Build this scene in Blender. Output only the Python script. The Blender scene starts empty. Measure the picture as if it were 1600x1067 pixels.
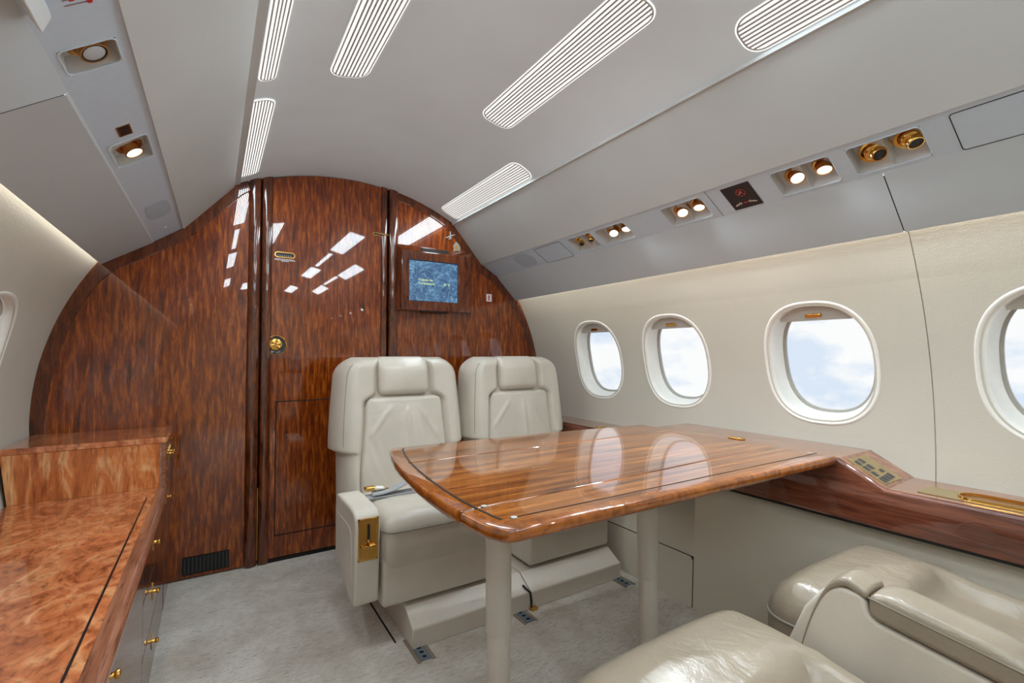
import bpy, math, random
from mathutils import Vector, Matrix
from math import sin, cos, pi, sqrt, radians, atan2, exp, hypot

SC = bpy.context.scene
COL = SC.collection
random.seed(7)

# ------------------------------------------------------------------ camera
cam = bpy.data.cameras.new('camera')
camo = bpy.data.objects.new('camera', cam)
COL.objects.link(camo)
camo.location = (0, 0, 1.0)
camo.rotation_euler = (radians(91.5), 0, radians(-32.3))
cam.sensor_width = 36.0
cam.lens = 739.0 / 1600.0 * 36.0
cam.clip_start = 0.02
SC.camera = camo

# ------------------------------------------------------------------ view + world
SC.view_settings.view_transform = 'Standard'
SC.view_settings.look = 'None'
SC.view_settings.gamma = 1.0
SC.view_settings.use_curve_mapping = False
SC.view_settings.exposure = 0.45
CEILING_LIGHT = 0.74
TUBE_LIGHT = 20.0
COVE_LIGHT = 46.0
LAMP_LIGHT = 3.0
LAMP_SPOT = 8.0
SKY = 0.74
try:
    SC.cycles.max_bounces = 10
    SC.cycles.diffuse_bounces = 6
    SC.cycles.glossy_bounces = 5
    SC.cycles.transparent_max_bounces = 12
    SC.cycles.use_denoising = True
    SC.cycles.sample_clamp_indirect = 6.0
except Exception:
    pass


def make_world():
    w = bpy.data.worlds.new('cloudy_sky')
    SC.world = w
    w.use_nodes = True
    nt = w.node_tree
    N, Lk = nt.nodes, nt.links
    N.clear()
    out = N.new('ShaderNodeOutputWorld')
    bg = N.new('ShaderNodeBackground')
    tc = N.new('ShaderNodeTexCoord')
    mp = N.new('ShaderNodeMapping')
    mp.inputs['Scale'].default_value = (6.5, 6.5, 13.0)
    mp.inputs['Location'].default_value = (0.3, 0.8, 0.15)
    no = N.new('ShaderNodeTexNoise')
    no.inputs['Scale'].default_value = 1.0
    no.inputs['Detail'].default_value = 9
    no.inputs['Roughness'].default_value = 0.52
    rp = N.new('ShaderNodeValToRGB')
    rp.color_ramp.elements[0].position = 0.43
    rp.color_ramp.elements[0].color = (0.72, 0.82, 0.95, 1)
    rp.color_ramp.elements[1].position = 0.54
    rp.color_ramp.elements[1].color = (1.0, 1.0, 1.0, 1)
    Lk.new(tc.outputs['Generated'], mp.inputs['Vector'])
    Lk.new(mp.outputs[0], no.inputs['Vector'])
    Lk.new(no.outputs[0], rp.inputs[0])
    Lk.new(rp.outputs[0], bg.inputs['Color'])
    bg.inputs['Strength'].default_value = SKY
    Lk.new(bg.outputs[0], out.inputs[0])


make_world()


# ------------------------------------------------------------------ materials
def lin(c):
    c = c / 255.0
    return c / 12.92 if c <= 0.04045 else ((c + 0.055) / 1.055) ** 2.4


def rgb(r, g, b):
    return (lin(r), lin(g), lin(b), 1.0)


def newmat(name):
    m = bpy.data.materials.new(name)
    m.use_nodes = True
    N, Lk = m.node_tree.nodes, m.node_tree.links
    b = N.get('Principled BSDF')
    return m, N, Lk, b


def setin(b, **kw):
    names = {'color': 'Base Color', 'rough': 'Roughness', 'metal': 'Metallic', 'spec': 'Specular IOR Level',
             'coat': 'Coat Weight', 'coatr': 'Coat Roughness', 'ior': 'IOR', 'alpha': 'Alpha', 'emit': 'Emission Color',
             'estr': 'Emission Strength', 'trans': 'Transmission Weight', 'sheen': 'Sheen Weight'}
    for k, v in kw.items():
        if names[k] in b.inputs:
            b.inputs[names[k]].default_value = v


def coords(N, Lk, scale):
    tc = N.new('ShaderNodeTexCoord')
    mp = N.new('ShaderNodeMapping')
    mp.inputs['Scale'].default_value = scale
    Lk.new(tc.outputs['Object'], mp.inputs['Vector'])
    return mp.outputs[0]


def noise(N, Lk, vec, scale, detail=4, rough=0.5, dist=0.0):
    n = N.new('ShaderNodeTexNoise')
    n.inputs['Scale'].default_value = scale
    n.inputs['Detail'].default_value = detail
    n.inputs['Roughness'].default_value = rough
    n.inputs['Distortion'].default_value = dist
    Lk.new(vec, n.inputs['Vector'])
    return n.outputs[0]


def ramp(N, Lk, fac, stops):
    r = N.new('ShaderNodeValToRGB')
    e = r.color_ramp.elements
    while len(e) < len(stops):
        e.new(0.5)
    for i, (p, c) in enumerate(stops):
        e[i].position = p
        e[i].color = c
    Lk.new(fac, r.inputs[0])
    return r.outputs[0]


def mixc(N, Lk, mode, fac, a, b):
    m = N.new('ShaderNodeMix')
    m.data_type = 'RGBA'
    m.blend_type = mode
    ins = [i for i in m.inputs if i.enabled]
    m.inputs[0].default_value = fac
    Lk.new(a, m.inputs[6])
    Lk.new(b, m.inputs[7])
    return m.outputs[2]


def bump(N, Lk, b, h, strength, dist=0.01, prev=None, sock='Normal'):
    n = N.new('ShaderNodeBump')
    n.inputs['Strength'].default_value = strength
    n.inputs['Distance'].default_value = dist
    Lk.new(h, n.inputs['Height'])
    if prev is not None:
        Lk.new(prev, n.inputs['Normal'])
    Lk.new(n.outputs[0], b.inputs[sock])
    return n.outputs[0]


def plain(name, col, rough=0.5, metal=0.0, spec=0.5, grain=0.0, gscale=60.0, coat=0.0):
    m, N, Lk, b = newmat(name)
    v = coords(N, Lk, (1, 1, 1))
    n = noise(N, Lk, v, gscale, 3)
    c0 = tuple(x * 0.98 for x in col[:3]) + (1,)
    c1 = tuple(min(1, x * 1.02) for x in col[:3]) + (1,)
    Lk.new(ramp(N, Lk, n, [(0.3, c0), (0.7, c1)]), b.inputs['Base Color'])
    setin(b, rough=rough, metal=metal, spec=spec, coat=coat, coatr=0.05)
    if grain:
        bump(N, Lk, b, n, grain, 0.002)
    return m


def wood(name, dark, mid, light, scale, fine, rough=0.22, wavy=0.06, burl=0.6, coat=1.0, cscale=3.0,
         coatr=0.012, spread=(0.28, 0.5, 0.74)):
    """lacquered veneer: long streaks along the axis with the small scale"""
    m, N, Lk, b = newmat(name)
    v = coords(N, Lk, scale)
    n1 = noise(N, Lk, v, 1.0, 7, 0.62, burl)
    base = ramp(N, Lk, n1, [(spread[0], dark), (spread[1], mid), (spread[2], light)])
    v2 = coords(N, Lk, fine)
    n2 = noise(N, Lk, v2, 1.0, 5, 0.6, 0.3)
    streak = ramp(N, Lk, n2, [(0.30, (0.40, 0.32, 0.28, 1)), (0.50, (1, 1, 1, 1)), (0.8, (1.15, 1.12, 1.1, 1))])
    col = mixc(N, Lk, 'MULTIPLY', 0.85, base, streak)
    v3 = coords(N, Lk, (1, 1, 1))
    n4 = noise(N, Lk, v3, 1.7, 2)
    cl = ramp(N, Lk, n4, [(0.3, (0.80, 0.78, 0.76, 1)), (0.7, (1.12, 1.1, 1.05, 1))])
    col = mixc(N, Lk, 'MULTIPLY', 0.7, col, cl)
    Lk.new(col, b.inputs['Base Color'])
    setin(b, rough=rough, spec=0.15, coat=coat, coatr=coatr)
    b.inputs['Coat IOR'].default_value = 1.62
    n3 = noise(N, Lk, v3, cscale, 2)
    nb = N.new('ShaderNodeBump')
    nb.inputs['Strength'].default_value = wavy
    nb.inputs['Distance'].default_value = 0.02
    Lk.new(n3, nb.inputs['Height'])
    if 'Coat Normal' in b.inputs:
        Lk.new(nb.outputs[0], b.inputs['Coat Normal'])
    Lk.new(nb.outputs[0], b.inputs['Normal'])
    return m


def leather(name, col, rough=0.30, crease=0.22):
    m, N, Lk, b = newmat(name)
    v = coords(N, Lk, (1, 1, 1))
    n = noise(N, Lk, v, 7.0, 3)
    c0 = tuple(x * 0.93 for x in col[:3]) + (1,)
    c1 = tuple(x * 1.05 for x in col[:3]) + (1,)
    Lk.new(ramp(N, Lk, n, [(0.3, c0), (0.7, c1)]), b.inputs['Base Color'])
    setin(b, rough=rough, spec=0.6)
    vo = N.new('ShaderNodeTexVoronoi')
    vo.inputs['Scale'].default_value = 420
    Lk.new(v, vo.inputs['Vector'])
    p = bump(N, Lk, b, vo.outputs['Distance'], 0.10, 0.001)
    n2 = noise(N, Lk, coords(N, Lk, (1.0, 0.7, 0.6)), 14.0, 4, 0.55, 0.7)
    bump(N, Lk, b, n2, crease, 0.01, p)
    return m


def fabric(name, col, weave=520.0, strength=0.12, rough=0.85):
    m, N, Lk, b = newmat(name)
    v = coords(N, Lk, (1, 1, 1))
    n = noise(N, Lk, v, 4.0, 3)
    c0 = tuple(x * 0.97 for x in col[:3]) + (1,)
    c1 = tuple(x * 1.02 for x in col[:3]) + (1,)
    Lk.new(ramp(N, Lk, n, [(0.3, c0), (0.7, c1)]), b.inputs['Base Color'])
    setin(b, rough=rough, spec=0.25)
    ck = N.new('ShaderNodeTexVoronoi')
    ck.inputs['Scale'].default_value = weave
    Lk.new(v, ck.inputs['Vector'])
    bump(N, Lk, b, ck.outputs['Distance'], strength, 0.002)
    return m


def emitter(name, col, strength):
    m, N, Lk, b = newmat(name)
    setin(b, color=(0.02, 0.02, 0.02, 1), spec=0.1, emit=col, estr=strength, rough=0.4)
    return m


M = {}
M['bulkhead'] = wood('lacquered_dark_veneer', rgb(58, 20, 3), rgb(132, 57, 11), rgb(196, 106, 28),
                     (72, 72, 9), (220, 220, 18), wavy=0.006, burl=0.45)
M['bulkhead_trim'] = wood('lacquered_trim_veneer', rgb(54, 22, 9), rgb(98, 46, 20), rgb(132, 70, 36),
                          (44, 44, 9), (150, 150, 14), wavy=0.006)
M['burl'] = wood('lacquered_burl_veneer', rgb(134, 60, 30), rgb(204, 120, 74), rgb(238, 176, 126),
                 (11, 7, 9), (60, 34, 30), wavy=0.008, burl=1.6)
M['burl_face'] = wood('lacquered_burl_front_veneer', rgb(142, 60, 22), rgb(208, 120, 56), rgb(248, 204, 146),
                      (22, 12, 4.0), (110, 60, 12), wavy=0.008, burl=1.2)
M['cab_side'] = wood('lacquered_cabinet_veneer', rgb(52, 22, 9), rgb(94, 44, 19), rgb(124, 64, 30),
                     (18, 18, 2.0), (90, 90, 5), wavy=0.006, coat=0.6)
M['table'] = wood('lacquered_table_veneer', rgb(88, 44, 12), rgb(140, 78, 24), rgb(172, 106, 46),
                  (2.6, 46, 46), (7, 170, 170), wavy=0.006, burl=0.5, coatr=0.055, spread=(0.36, 0.5, 0.64))
M['table_rim'] = wood('lacquered_table_rim', rgb(108, 54, 12), rgb(150, 82, 22), rgb(178, 106, 38),
                      (12, 12, 12), (50, 30, 50), wavy=0.012, burl=0.8)
M['ledge'] = wood('lacquered_ledge_veneer', rgb(58, 28, 22), rgb(112, 62, 44), rgb(140, 84, 62),
                  (26, 2.6, 26), (110, 7, 110), wavy=0.012, burl=0.7)
M['ledge_top'] = wood('lacquered_ledge_top', rgb(118, 70, 50), rgb(148, 96, 72), rgb(172, 122, 98),
                      (40, 3.0, 40), (120, 8, 120), wavy=0.01, burl=0.3)
M['leather'] = leather('stone_grey_leather', rgb(200, 190, 176))
M['leather_dark'] = leather('stone_grey_leather_seam', rgb(132, 124, 112), 0.5, 0.05)
M['leather_warm'] = leather('taupe_leather', rgb(146, 132, 114), 0.28, 0.45)
M['leather_base'] = leather('taupe_smooth_leather', rgb(208, 198, 184), 0.42, 0.04)
M['shell'] = plain('taupe_moulded_shell', rgb(212, 202, 188), 0.38)
M['wall'] = fabric('cream_wall_fabric', rgb(198, 192, 179), 200, 0.10)
M['dado'] = fabric('taupe_wall_fabric', rgb(214, 205, 188), 600, 0.15)
M['ceiling'] = fabric('grey_ceiling_fabric', rgb(228, 238, 246), 700, 0.06)
M['panel'] = fabric('grey_overhead_fabric', rgb(190, 190, 188), 700, 0.06)
M['low_panel'] = fabric('grey_lower_overhead_fabric', rgb(188, 194, 198), 700, 0.06)
M['strip'] = plain('satin_grey_plastic', rgb(196, 211, 226), 0.42)
M['pocket'] = plain('pale_grey_plastic', rgb(198, 198, 196), 0.4)
M['grille'] = plain('ceiling_light_slat_paint', rgb(172, 168, 162), 0.5)
M['mesh'] = plain('speaker_cloth', rgb(178, 190, 203), 0.7, grain=0.5, gscale=900)
M['bezel'] = plain('white_window_plastic', rgb(236, 233, 226), 0.32)
M['reveal'] = plain('white_window_reveal', rgb(228, 226, 220), 0.4)
M['gasket'] = plain('grey_window_gasket', rgb(176, 172, 164), 0.5)
M['shade'] = plain('grey_window_shade', rgb(188, 184, 176), 0.55)
M['gold'] = plain('polished_gold', rgb(222, 172, 92), 0.16, 1.0)
M['gold_dark'] = plain('brushed_gold', rgb(196, 146, 84), 0.28, 1.0)
M['brass'] = plain('pale_brass_plate', rgb(212, 194, 150), 0.34, 1.0)
M['black'] = plain('black_plastic', rgb(22, 22, 24), 0.4)
M['gap'] = plain('dark_joint', rgb(16, 12, 10), 0.8)
M['vent'] = plain('dark_grey_vent', rgb(44, 44, 42), 0.7, grain=0.6, gscale=500)
M['inlay'] = plain('black_inlay', rgb(26, 20, 18), 0.3)
M['steel'] = plain('bluish_steel_track', rgb(150, 168, 190), 0.3, 0.9)
M['track_edge'] = plain('brown_track_edge', rgb(140, 122, 106), 0.7)
M['belt'] = plain('grey_webbing', rgb(160, 160, 162), 0.7, grain=0.4, gscale=700)
M['white'] = plain('white_print', rgb(228, 226, 224), 0.5)
M['red'] = plain('red_print', rgb(190, 34, 40), 0.5)
M['sign'] = plain('dark_sign_face', rgb(38, 40, 46), 0.25)
M['cream_print'] = plain('cream_print', rgb(206, 198, 184), 0.5)
M['leg'] = plain('putty_painted_metal', rgb(212, 202, 188), 0.35)
M['badge'] = plain('grey_badge_enamel', rgb(172, 172, 166), 0.35)
M['badge_yellow'] = plain('ochre_badge_enamel', rgb(190, 150, 70), 0.35)
M['smoked'] = plain('smoked_glass', rgb(60, 60, 66), 0.08)
M['lens_off'] = plain('lamp_lens_unlit', rgb(186, 190, 196), 0.1)
M['diffuser'] = emitter('ceiling_light_diffuser', (1.0, 0.985, 0.95, 1), CEILING_LIGHT)
M['cove'] = emitter('cove_light', (1.0, 0.98, 0.90, 1), COVE_LIGHT)
M['lens'] = emitter('reading_lamp_lens', (1.0, 0.96, 0.90, 1), LAMP_LIGHT)
M['screen_text'] = emitter('screen_text_glow', (0.75, 0.92, 0.30, 1), 0.9)


def make_screen():
    m, N, Lk, b = newmat('blue_marbled_screen')
    v = coords(N, Lk, (1, 1, 1))
    n = noise(N, Lk, v, 11.0, 6, 0.62, 1.6)
    base = ramp(N, Lk, n, [(0.25, rgb(38, 56, 84)), (0.5, rgb(60, 90, 124)), (0.75, rgb(96, 140, 166))])
    vo = N.new('ShaderNodeTexVoronoi')
    vo.feature = 'DISTANCE_TO_EDGE'
    vo.inputs['Scale'].default_value = 26
    nv = N.new('ShaderNodeTexNoise')
    nv.inputs['Scale'].default_value = 9
    nv.inputs['Detail'].default_value = 5
    Lk.new(v, nv.inputs['Vector'])
    mx = N.new('ShaderNodeVectorMath')
    mx.operation = 'MULTIPLY_ADD'
    mx.inputs[1].default_value = (0.22, 0.22, 0.22)
    Lk.new(nv.outputs[1], mx.inputs[0])
    Lk.new(v, mx.inputs[2])
    Lk.new(mx.outputs[0], vo.inputs['Vector'])
    vein = ramp(N, Lk, vo.outputs['Distance'], [(0.0, (0.10, 0.18, 0.20, 1)), (0.07, (0, 0, 0, 1)), (1, (0, 0, 0, 1))])
    col = mixc(N, Lk, 'ADD', 1.0, base, vein)
    Lk.new(col, b.inputs['Emission Color'])
    setin(b, color=(0.02, 0.03, 0.05, 1), estr=0.9, rough=0.15)
    return m


M['screen'] = make_screen()


def make_glass():
    m, N, Lk, b = newmat('window_glass')
    N.remove(b)
    out = [n for n in N if n.type == 'OUTPUT_MATERIAL'][0]
    tr = N.new('ShaderNodeBsdfTransparent')
    tr.inputs[0].default_value = (0.97, 0.985, 0.99, 1)
    gl = N.new('ShaderNodeBsdfGlossy')
    gl.inputs['Roughness'].default_value = 0.02
    lw = N.new('ShaderNodeLayerWeight')
    lw.inputs['Blend'].default_value = 0.5
    pw = N.new('ShaderNodeMath')
    pw.operation = 'POWER'
    pw.inputs[1].default_value = 4.0
    Lk.new(lw.outputs['Facing'], pw.inputs[0])
    fr = N.new('ShaderNodeMath')
    fr.operation = 'MULTIPLY_ADD'
    fr.inputs[1].default_value = 0.5
    fr.inputs[2].default_value = 0.02
    Lk.new(pw.outputs[0], fr.inputs[0])
    mx = N.new('ShaderNodeMixShader')
    Lk.new(fr.outputs[0], mx.inputs[0])
    Lk.new(tr.outputs[0], mx.inputs[1])
    Lk.new(gl.outputs[0], mx.inputs[2])
    Lk.new(mx.outputs[0], out.inputs[0])
    return m


M['glass'] = make_glass()


def make_carpet():
    m, N, Lk, b = newmat('oatmeal_carpet')
    v = coords(N, Lk, (1, 1, 1))
    big = noise(N, Lk, v, 4.5, 5, 0.65)
    c1 = ramp(N, Lk, big, [(0.3, rgb(212, 197, 178)), (0.60, rgb(246, 237, 224))])
    st = noise(N, Lk, coords(N, Lk, (34, 120, 60)), 1.0, 6, 0.72, 0.8)
    c2 = ramp(N, Lk, st, [(0.32, (0.60, 0.57, 0.54, 1)), (0.50, (1, 1, 1, 1)), (0.75, (1.12, 1.12, 1.12, 1))])
    col = mixc(N, Lk, 'MULTIPLY', 0.8, c1, c2)
    sp = noise(N, Lk, v, 300.0, 3, 0.7)
    c3 = ramp(N, Lk, sp, [(0.3, (0.62, 0.61, 0.60, 1)), (0.55, (1.05, 1.05, 1.05, 1))])
    col = mixc(N, Lk, 'MULTIPLY', 0.8, col, c3)
    Lk.new(col, b.inputs['Base Color'])
    setin(b, rough=0.95, spec=0.1, sheen=0.3)
    p = bump(N, Lk, b, sp, 0.9, 0.008)
    bump(N, Lk, b, st, 0.3, 0.006, p)
    return m


M['carpet'] = make_carpet()


# ------------------------------------------------------------------ mesh building
class MB:
    def __init__(self):
        self.v = []
        self.f = []

    def add(self, verts, faces):
        o = len(self.v)
        self.v += [Vector(p) for p in verts]
        self.f += [tuple(i + o for i in f) for f in faces]
        return self

    def box(self, x0, x1, y0, y1, z0, z1):
        vs = [(x, y, z) for z in (z0, z1) for y in (y0, y1) for x in (x0, x1)]
        return self.add(vs, [(0, 2, 3, 1), (4, 5, 7, 6), (0, 1, 5, 4), (2, 6, 7, 3), (0, 4, 6, 2), (1, 3, 7, 5)])

    def quad(self, a, b, c, d):
        return self.add([a, b, c, d], [(0, 1, 2, 3)])

    def ngon(self, pts):
        return self.add(pts, [tuple(range(len(pts)))])

    def prism(self, pts, d):
        """closed planar outline (3D points) pushed along vector d"""
        n = len(pts)
        d = Vector(d)
        vs = [Vector(p) for p in pts] + [Vector(p) + d for p in pts]
        fs = [tuple(range(n - 1, -1, -1)), tuple(range(n, 2 * n))]
        fs += [(i, (i + 1) % n, n + (i + 1) % n, n + i) for i in range(n)]
        return self.add(vs, fs)

    def loft(self, loops, caps=True, closed=True):
        n = len(loops[0])
        vs = [p for lp in loops for p in lp]
        fs = []
        m = n if closed else n - 1
        for k in range(len(loops) - 1):
            for i in range(m):
                j = (i + 1) % n
                fs.append((k * n + i, k * n + j, (k + 1) * n + j, (k + 1) * n + i))
        if caps:
            fs.append(tuple(range(n - 1, -1, -1)))
            fs.append(tuple((len(loops) - 1) * n + i for i in range(n)))
        return self.add(vs, fs)

    def grid(self, fn, us, vs_):
        pts = [fn(u, v) for u in us for v in vs_]
        n = len(vs_)
        fs = [(i * n + j, (i + 1) * n + j, (i + 1) * n + j + 1, i * n + j + 1)
              for i in range(len(us) - 1) for j in range(n - 1)]
        return self.add(pts, fs)

    def tube(self, path, r, n=8, closed=False):
        path = [Vector(p) for p in path]
        loops = []
        K = len(path)
        up = Vector((0.123, 0.31, 0.94)).normalized()
        for i in range(K):
            if closed:
                t = path[(i + 1) % K] - path[i - 1]
            else:
                t = path[min(i + 1, K - 1)] - path[max(i - 1, 0)]
            t.normalize()
            a = t.cross(up)
            if a.length < 1e-4:
                a = t.cross(Vector((1, 0, 0)))
            a.normalize()
            b = t.cross(a)
            loops.append([path[i] + a * (r * cos(2 * pi * k / n)) + b * (r * sin(2 * pi * k / n)) for k in range(n)])
        if closed:
            loops.append(loops[0])
            return self.loft(loops, caps=False)
        return self.loft(loops)

    def lathe(self, prof, c, axis, n=28, cap=True):
        axis = Vector(axis).normalized()
        a = axis.orthogonal().normalized()
        b = axis.cross(a)
        c = Vector(c)
        loops = [[c + axis * h + (a * cos(2 * pi * k / n) + b * sin(2 * pi * k / n)) * max(r, 1e-5) for k in range(n)]
                 for r, h in prof]
        return self.loft(loops, caps=cap)

    def disc(self, c, axis, r, n=28):
        axis = Vector(axis).normalized()
        a = axis.orthogonal().normalized()
        b = axis.cross(a)
        c = Vector(c)
        return self.ngon([c + (a * cos(2 * pi * k / n) + b * sin(2 * pi * k / n)) * r for k in range(n)])

    def rbox(self, x0, x1, y0, y1, z0, z1, r, n=(8, 8, 8), fn=None):
        c = ((x0 + x1) / 2, (y0 + y1) / 2, (z0 + z1) / 2)
        h = ((x1 - x0) / 2, (y1 - y0) / 2, (z1 - z0) / 2)
        r = min(r, min(h) * 0.999)
        ax = []
        for k in range(3):
            inner = h[k] - r
            e = [0, 0.22, 0.5, 0.78]
            L = [-h[k] + r * t for t in e]
            L += [-inner + 2 * inner * i / n[k] for i in range(n[k] + 1)]
            L += [h[k] - r * t for t in reversed(e)]
            ax.append(L)
        idx = {}
        vs = []

        def vid(i, j, k):
            key = (i, j, k)
            if key not in idx:
                p = (ax[0][i], ax[1][j], ax[2][k])
                q = [max(-(h[a] - r), min(h[a] - r, p[a])) for a in range(3)]
                d = [p[a] - q[a] for a in range(3)]
                # even rounding: turn the cube offset into an angle-true one
                d = [(math.tan(d[a] / r * pi / 4) if r else 0) for a in range(3)]
                L = sqrt(sum(t * t for t in d)) or 1.0
                P = Vector([c[a] + q[a] + r * d[a] / L for a in range(3)])
                if fn:
                    P = Vector(fn(P))
                idx[key] = len(vs)
                vs.append(P)
            return idx[key]

        fs = []
        nx, ny, nz = len(ax[0]) - 1, len(ax[1]) - 1, len(ax[2]) - 1
        for i in range(nx):
            for j in range(ny):
                fs.append((vid(i, j, 0), vid(i, j + 1, 0), vid(i + 1, j + 1, 0), vid(i + 1, j, 0)))
                fs.append((vid(i, j, nz), vid(i + 1, j, nz), vid(i + 1, j + 1, nz), vid(i, j + 1, nz)))
        for i in range(nx):
            for k in range(nz):
                fs.append((vid(i, 0, k), vid(i + 1, 0, k), vid(i + 1, 0, k + 1), vid(i, 0, k + 1)))
                fs.append((vid(i, ny, k), vid(i, ny, k + 1), vid(i + 1, ny, k + 1), vid(i + 1, ny, k)))
        for j in range(ny):
            for k in range(nz):
                fs.append((vid(0, j, k), vid(0, j, k + 1), vid(0, j + 1, k + 1), vid(0, j + 1, k)))
                fs.append((vid(nx, j, k), vid(nx, j + 1, k), vid(nx, j + 1, k + 1), vid(nx, j, k + 1)))
        return self.add(vs, fs)

    def map(self, fn):
        self.v = [Vector(fn(p)) for p in self.v]
        return self


W = {}          # world offset to take off the vertices of an object's children


def emit(name, mb, mat, parent=None, bevel=0.0, angle=38, segs=2, stay=False):
    me = bpy.data.meshes.new(name)
    if parent is not None:
        off = W[parent]
    elif stay:
        off = Vector((0, 0, 0))
    else:
        xs = [p.x for p in mb.v]
        ys = [p.y for p in mb.v]
        off = Vector(((min(xs) + max(xs)) / 2, (min(ys) + max(ys)) / 2, min(p.z for p in mb.v)))
    me.from_pydata([p - off for p in mb.v], [], mb.f)
    me.validate()
    mats = mat if isinstance(mat, (list, tuple)) else [mat]
    for m in mats:
        me.materials.append(M[m] if isinstance(m, str) else m)
    me.polygons.foreach_set('use_smooth', [True] * len(me.polygons))
    import bmesh
    bm = bmesh.new()
    bm.from_mesh(me)
    bmesh.ops.remove_doubles(bm, verts=bm.verts, dist=1e-6)
    bmesh.ops.recalc_face_normals(bm, faces=bm.faces)
    if bevel > 0:
        ed = [e for e in bm.edges if len(e.link_faces) == 2 and e.calc_face_angle(0) > radians(25)]
        old = [f for f in bm.faces]
        res = bmesh.ops.bevel(bm, geom=ed, offset=bevel, segments=segs, profile=0.5, affect='EDGES', clamp_overlap=True)
        new = set(res['faces'])
        for f in bm.faces:            # the boards' own faces stay truly flat, only the rolled edges are smooth
            f.smooth = f in new
    bm.to_mesh(me)
    bm.free()
    flags = [p.use_smooth for p in me.polygons]
    me.set_sharp_from_angle(angle=radians(angle))
    me.polygons.foreach_set('use_smooth', flags)
    o = bpy.data.objects.new(name, me)
    COL.objects.link(o)
    if parent is not None:
        o.parent = parent
        W[o] = W[parent]
    else:
        o.location = off
        W[o] = off
    return o


def tag(o, label, cat, group=None):
    o['label'] = label
    o['category'] = cat
    if group:
        o['group'] = group
    return o


def thing(name, label, cat, loc, rotz=0.0, group=None, local=False):
    o = bpy.data.objects.new(name, None)
    COL.objects.link(o)
    o.empty_display_size = 0.05
    o.location = loc
    o.rotation_euler = (0, 0, rotz)
    W[o] = Vector((0, 0, 0)) if local else Vector(loc)
    return tag(o, label, cat, group)


def structure(o):
    o['kind'] = 'structure'
    return o


def dup(root, loc, rot=None, label=None, group=None):
    r = root.copy()
    COL.objects.link(r)
    r.location = loc
    if rot is not None:
        r.rotation_euler = rot
    if label:
        r['label'] = label
    if group:
        r['group'] = group

    def kids(a, b):
        for ch in list(a.children):
            c = ch.copy()
            COL.objects.link(c)
            c.parent = b
            kids(ch, c)
    kids(root, r)
    return r


def text(mb, body, origin, right, up, size, align='LEFT', thick=0.0):
    cu = bpy.data.curves.new('lettering', 'FONT')
    cu.body = body
    cu.size = size
    cu.align_x = align
    cu.resolution_u = 2
    o = bpy.data.objects.new('lettering', cu)
    COL.objects.link(o)
    bpy.context.view_layer.update()
    me = o.to_mesh()
    right = Vector(right).normalized()
    up = Vector(up).normalized()
    org = Vector(origin)
    mb.add([org + right * v.co.x + up * v.co.y for v in me.vertices], [tuple(p.vertices) for p in me.polygons])
    o.to_mesh_clear()
    bpy.data.objects.remove(o)
    bpy.data.curves.remove(cu)
    return mb


def smooth(a, b, x):
    t = max(0.0, min(1.0, (x - a) / (b - a)))
    return t * t * (3 - 2 * t)


def lin_(a, b, n):
    return [a + (b - a) * i / (n - 1) for i in range(n)]


# ------------------------------------------------------------------ the cabin shell
XC, ZC, RW, RC = 0.617, 0.725, 1.215, 1.2
YB, YA = 2.559, -2.55          # wooden bulkhead ahead, aft wall behind the camera
WIN_Y = [1.965, 1.45, 0.838, 0.243, -0.36, -0.96, -1.56, -2.16]
WZ = 0.966


def wall_pt(side, y, z, d=0.0):
    """point on the curved side wall, d outward"""
    t = math.asin((z - ZC) / RW)
    r = RW + d
    return Vector((XC + side * r * cos(t), y, ZC + r * sin(t)))


def superell(a, b, th, n=2.5):
    c, s = cos(th), sin(th)
    return a * math.copysign(abs(c) ** (2 / n), c), b * math.copysign(abs(s) ** (2 / n), s)


def build_wall(side, name, zlow, zhigh, seams):
    mb = MB()
    z0, z1 = 0.715, 1.217
    hw, hh = 0.24, (z1 - z0) / 2
    zc = (z0 + z1) / 2
    K = 14
    for wy in WIN_Y:
        per = []
        for i in range(K):
            per.append((-hw + 2 * hw * i / K, -hh))
        for i in range(K):
            per.append((hw, -hh + 2 * hh * i / K))
        for i in range(K):
            per.append((hw - 2 * hw * i / K, hh))
        for i in range(K):
            per.append((-hw, hh - 2 * hh * i / K))
        loops = []
        for t in (0, 0.3, 0.6, 0.85, 1.0):
            lp = []
            for (py, pz) in per:
                th = atan2(pz / hh, py / hw)
                ey, ez = superell(0.170, 0.200, th)
                yy = py + (ey - py) * t
                zz = pz + (ez - pz) * t
                lp.append(wall_pt(side, wy + yy, zc + zz))
            loops.append(lp)
        mb.loft(loops, caps=False)
    ycuts = sorted([YA] + [w - hw for w in WIN_Y] + [w + hw for w in WIN_Y] + [YB + 0.01])
    zb = [z0 + (z1 - z0) * i / K for i in range(K + 1)]
    for i in range(0, len(ycuts) - 1, 2):
        ya, yb = ycuts[i], ycuts[i + 1]
        brk = [(ya, 0), (yb, 0)]
        for s in seams:
            if ya < s < yb:
                brk = [(ya, 0), (s - 0.0016, 0), (s - 0.0008, 0.004), (s + 0.0008, 0.004), (s + 0.0016, 0), (yb, 0)]
        for (a, da), (b, db) in zip(brk[:-1], brk[1:]):
            mb.grid(lambda u, v: wall_pt(side, (a, b)[u], v, (da, db)[u]), [0, 1], zb)
    brk = [(YA, 0)]
    for s in sorted(seams):
        brk += [(s - 0.0016, 0), (s - 0.0008, 0.004), (s + 0.0008, 0.004), (s + 0.0016, 0)]
    brk.append((YB + 0.01, 0))
    for (a, da), (b, db) in zip(brk[:-1], brk[1:]):
        for zz in (lin_(zlow, z0, 10), lin_(z1, zhigh, 10)):
            mb.grid(lambda u, v: wall_pt(side, (a, b)[u], v, (da, db)[u]), [0, 1], zz)
    return structure(emit(name, mb, 'wall', angle=60, stay=True))


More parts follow.
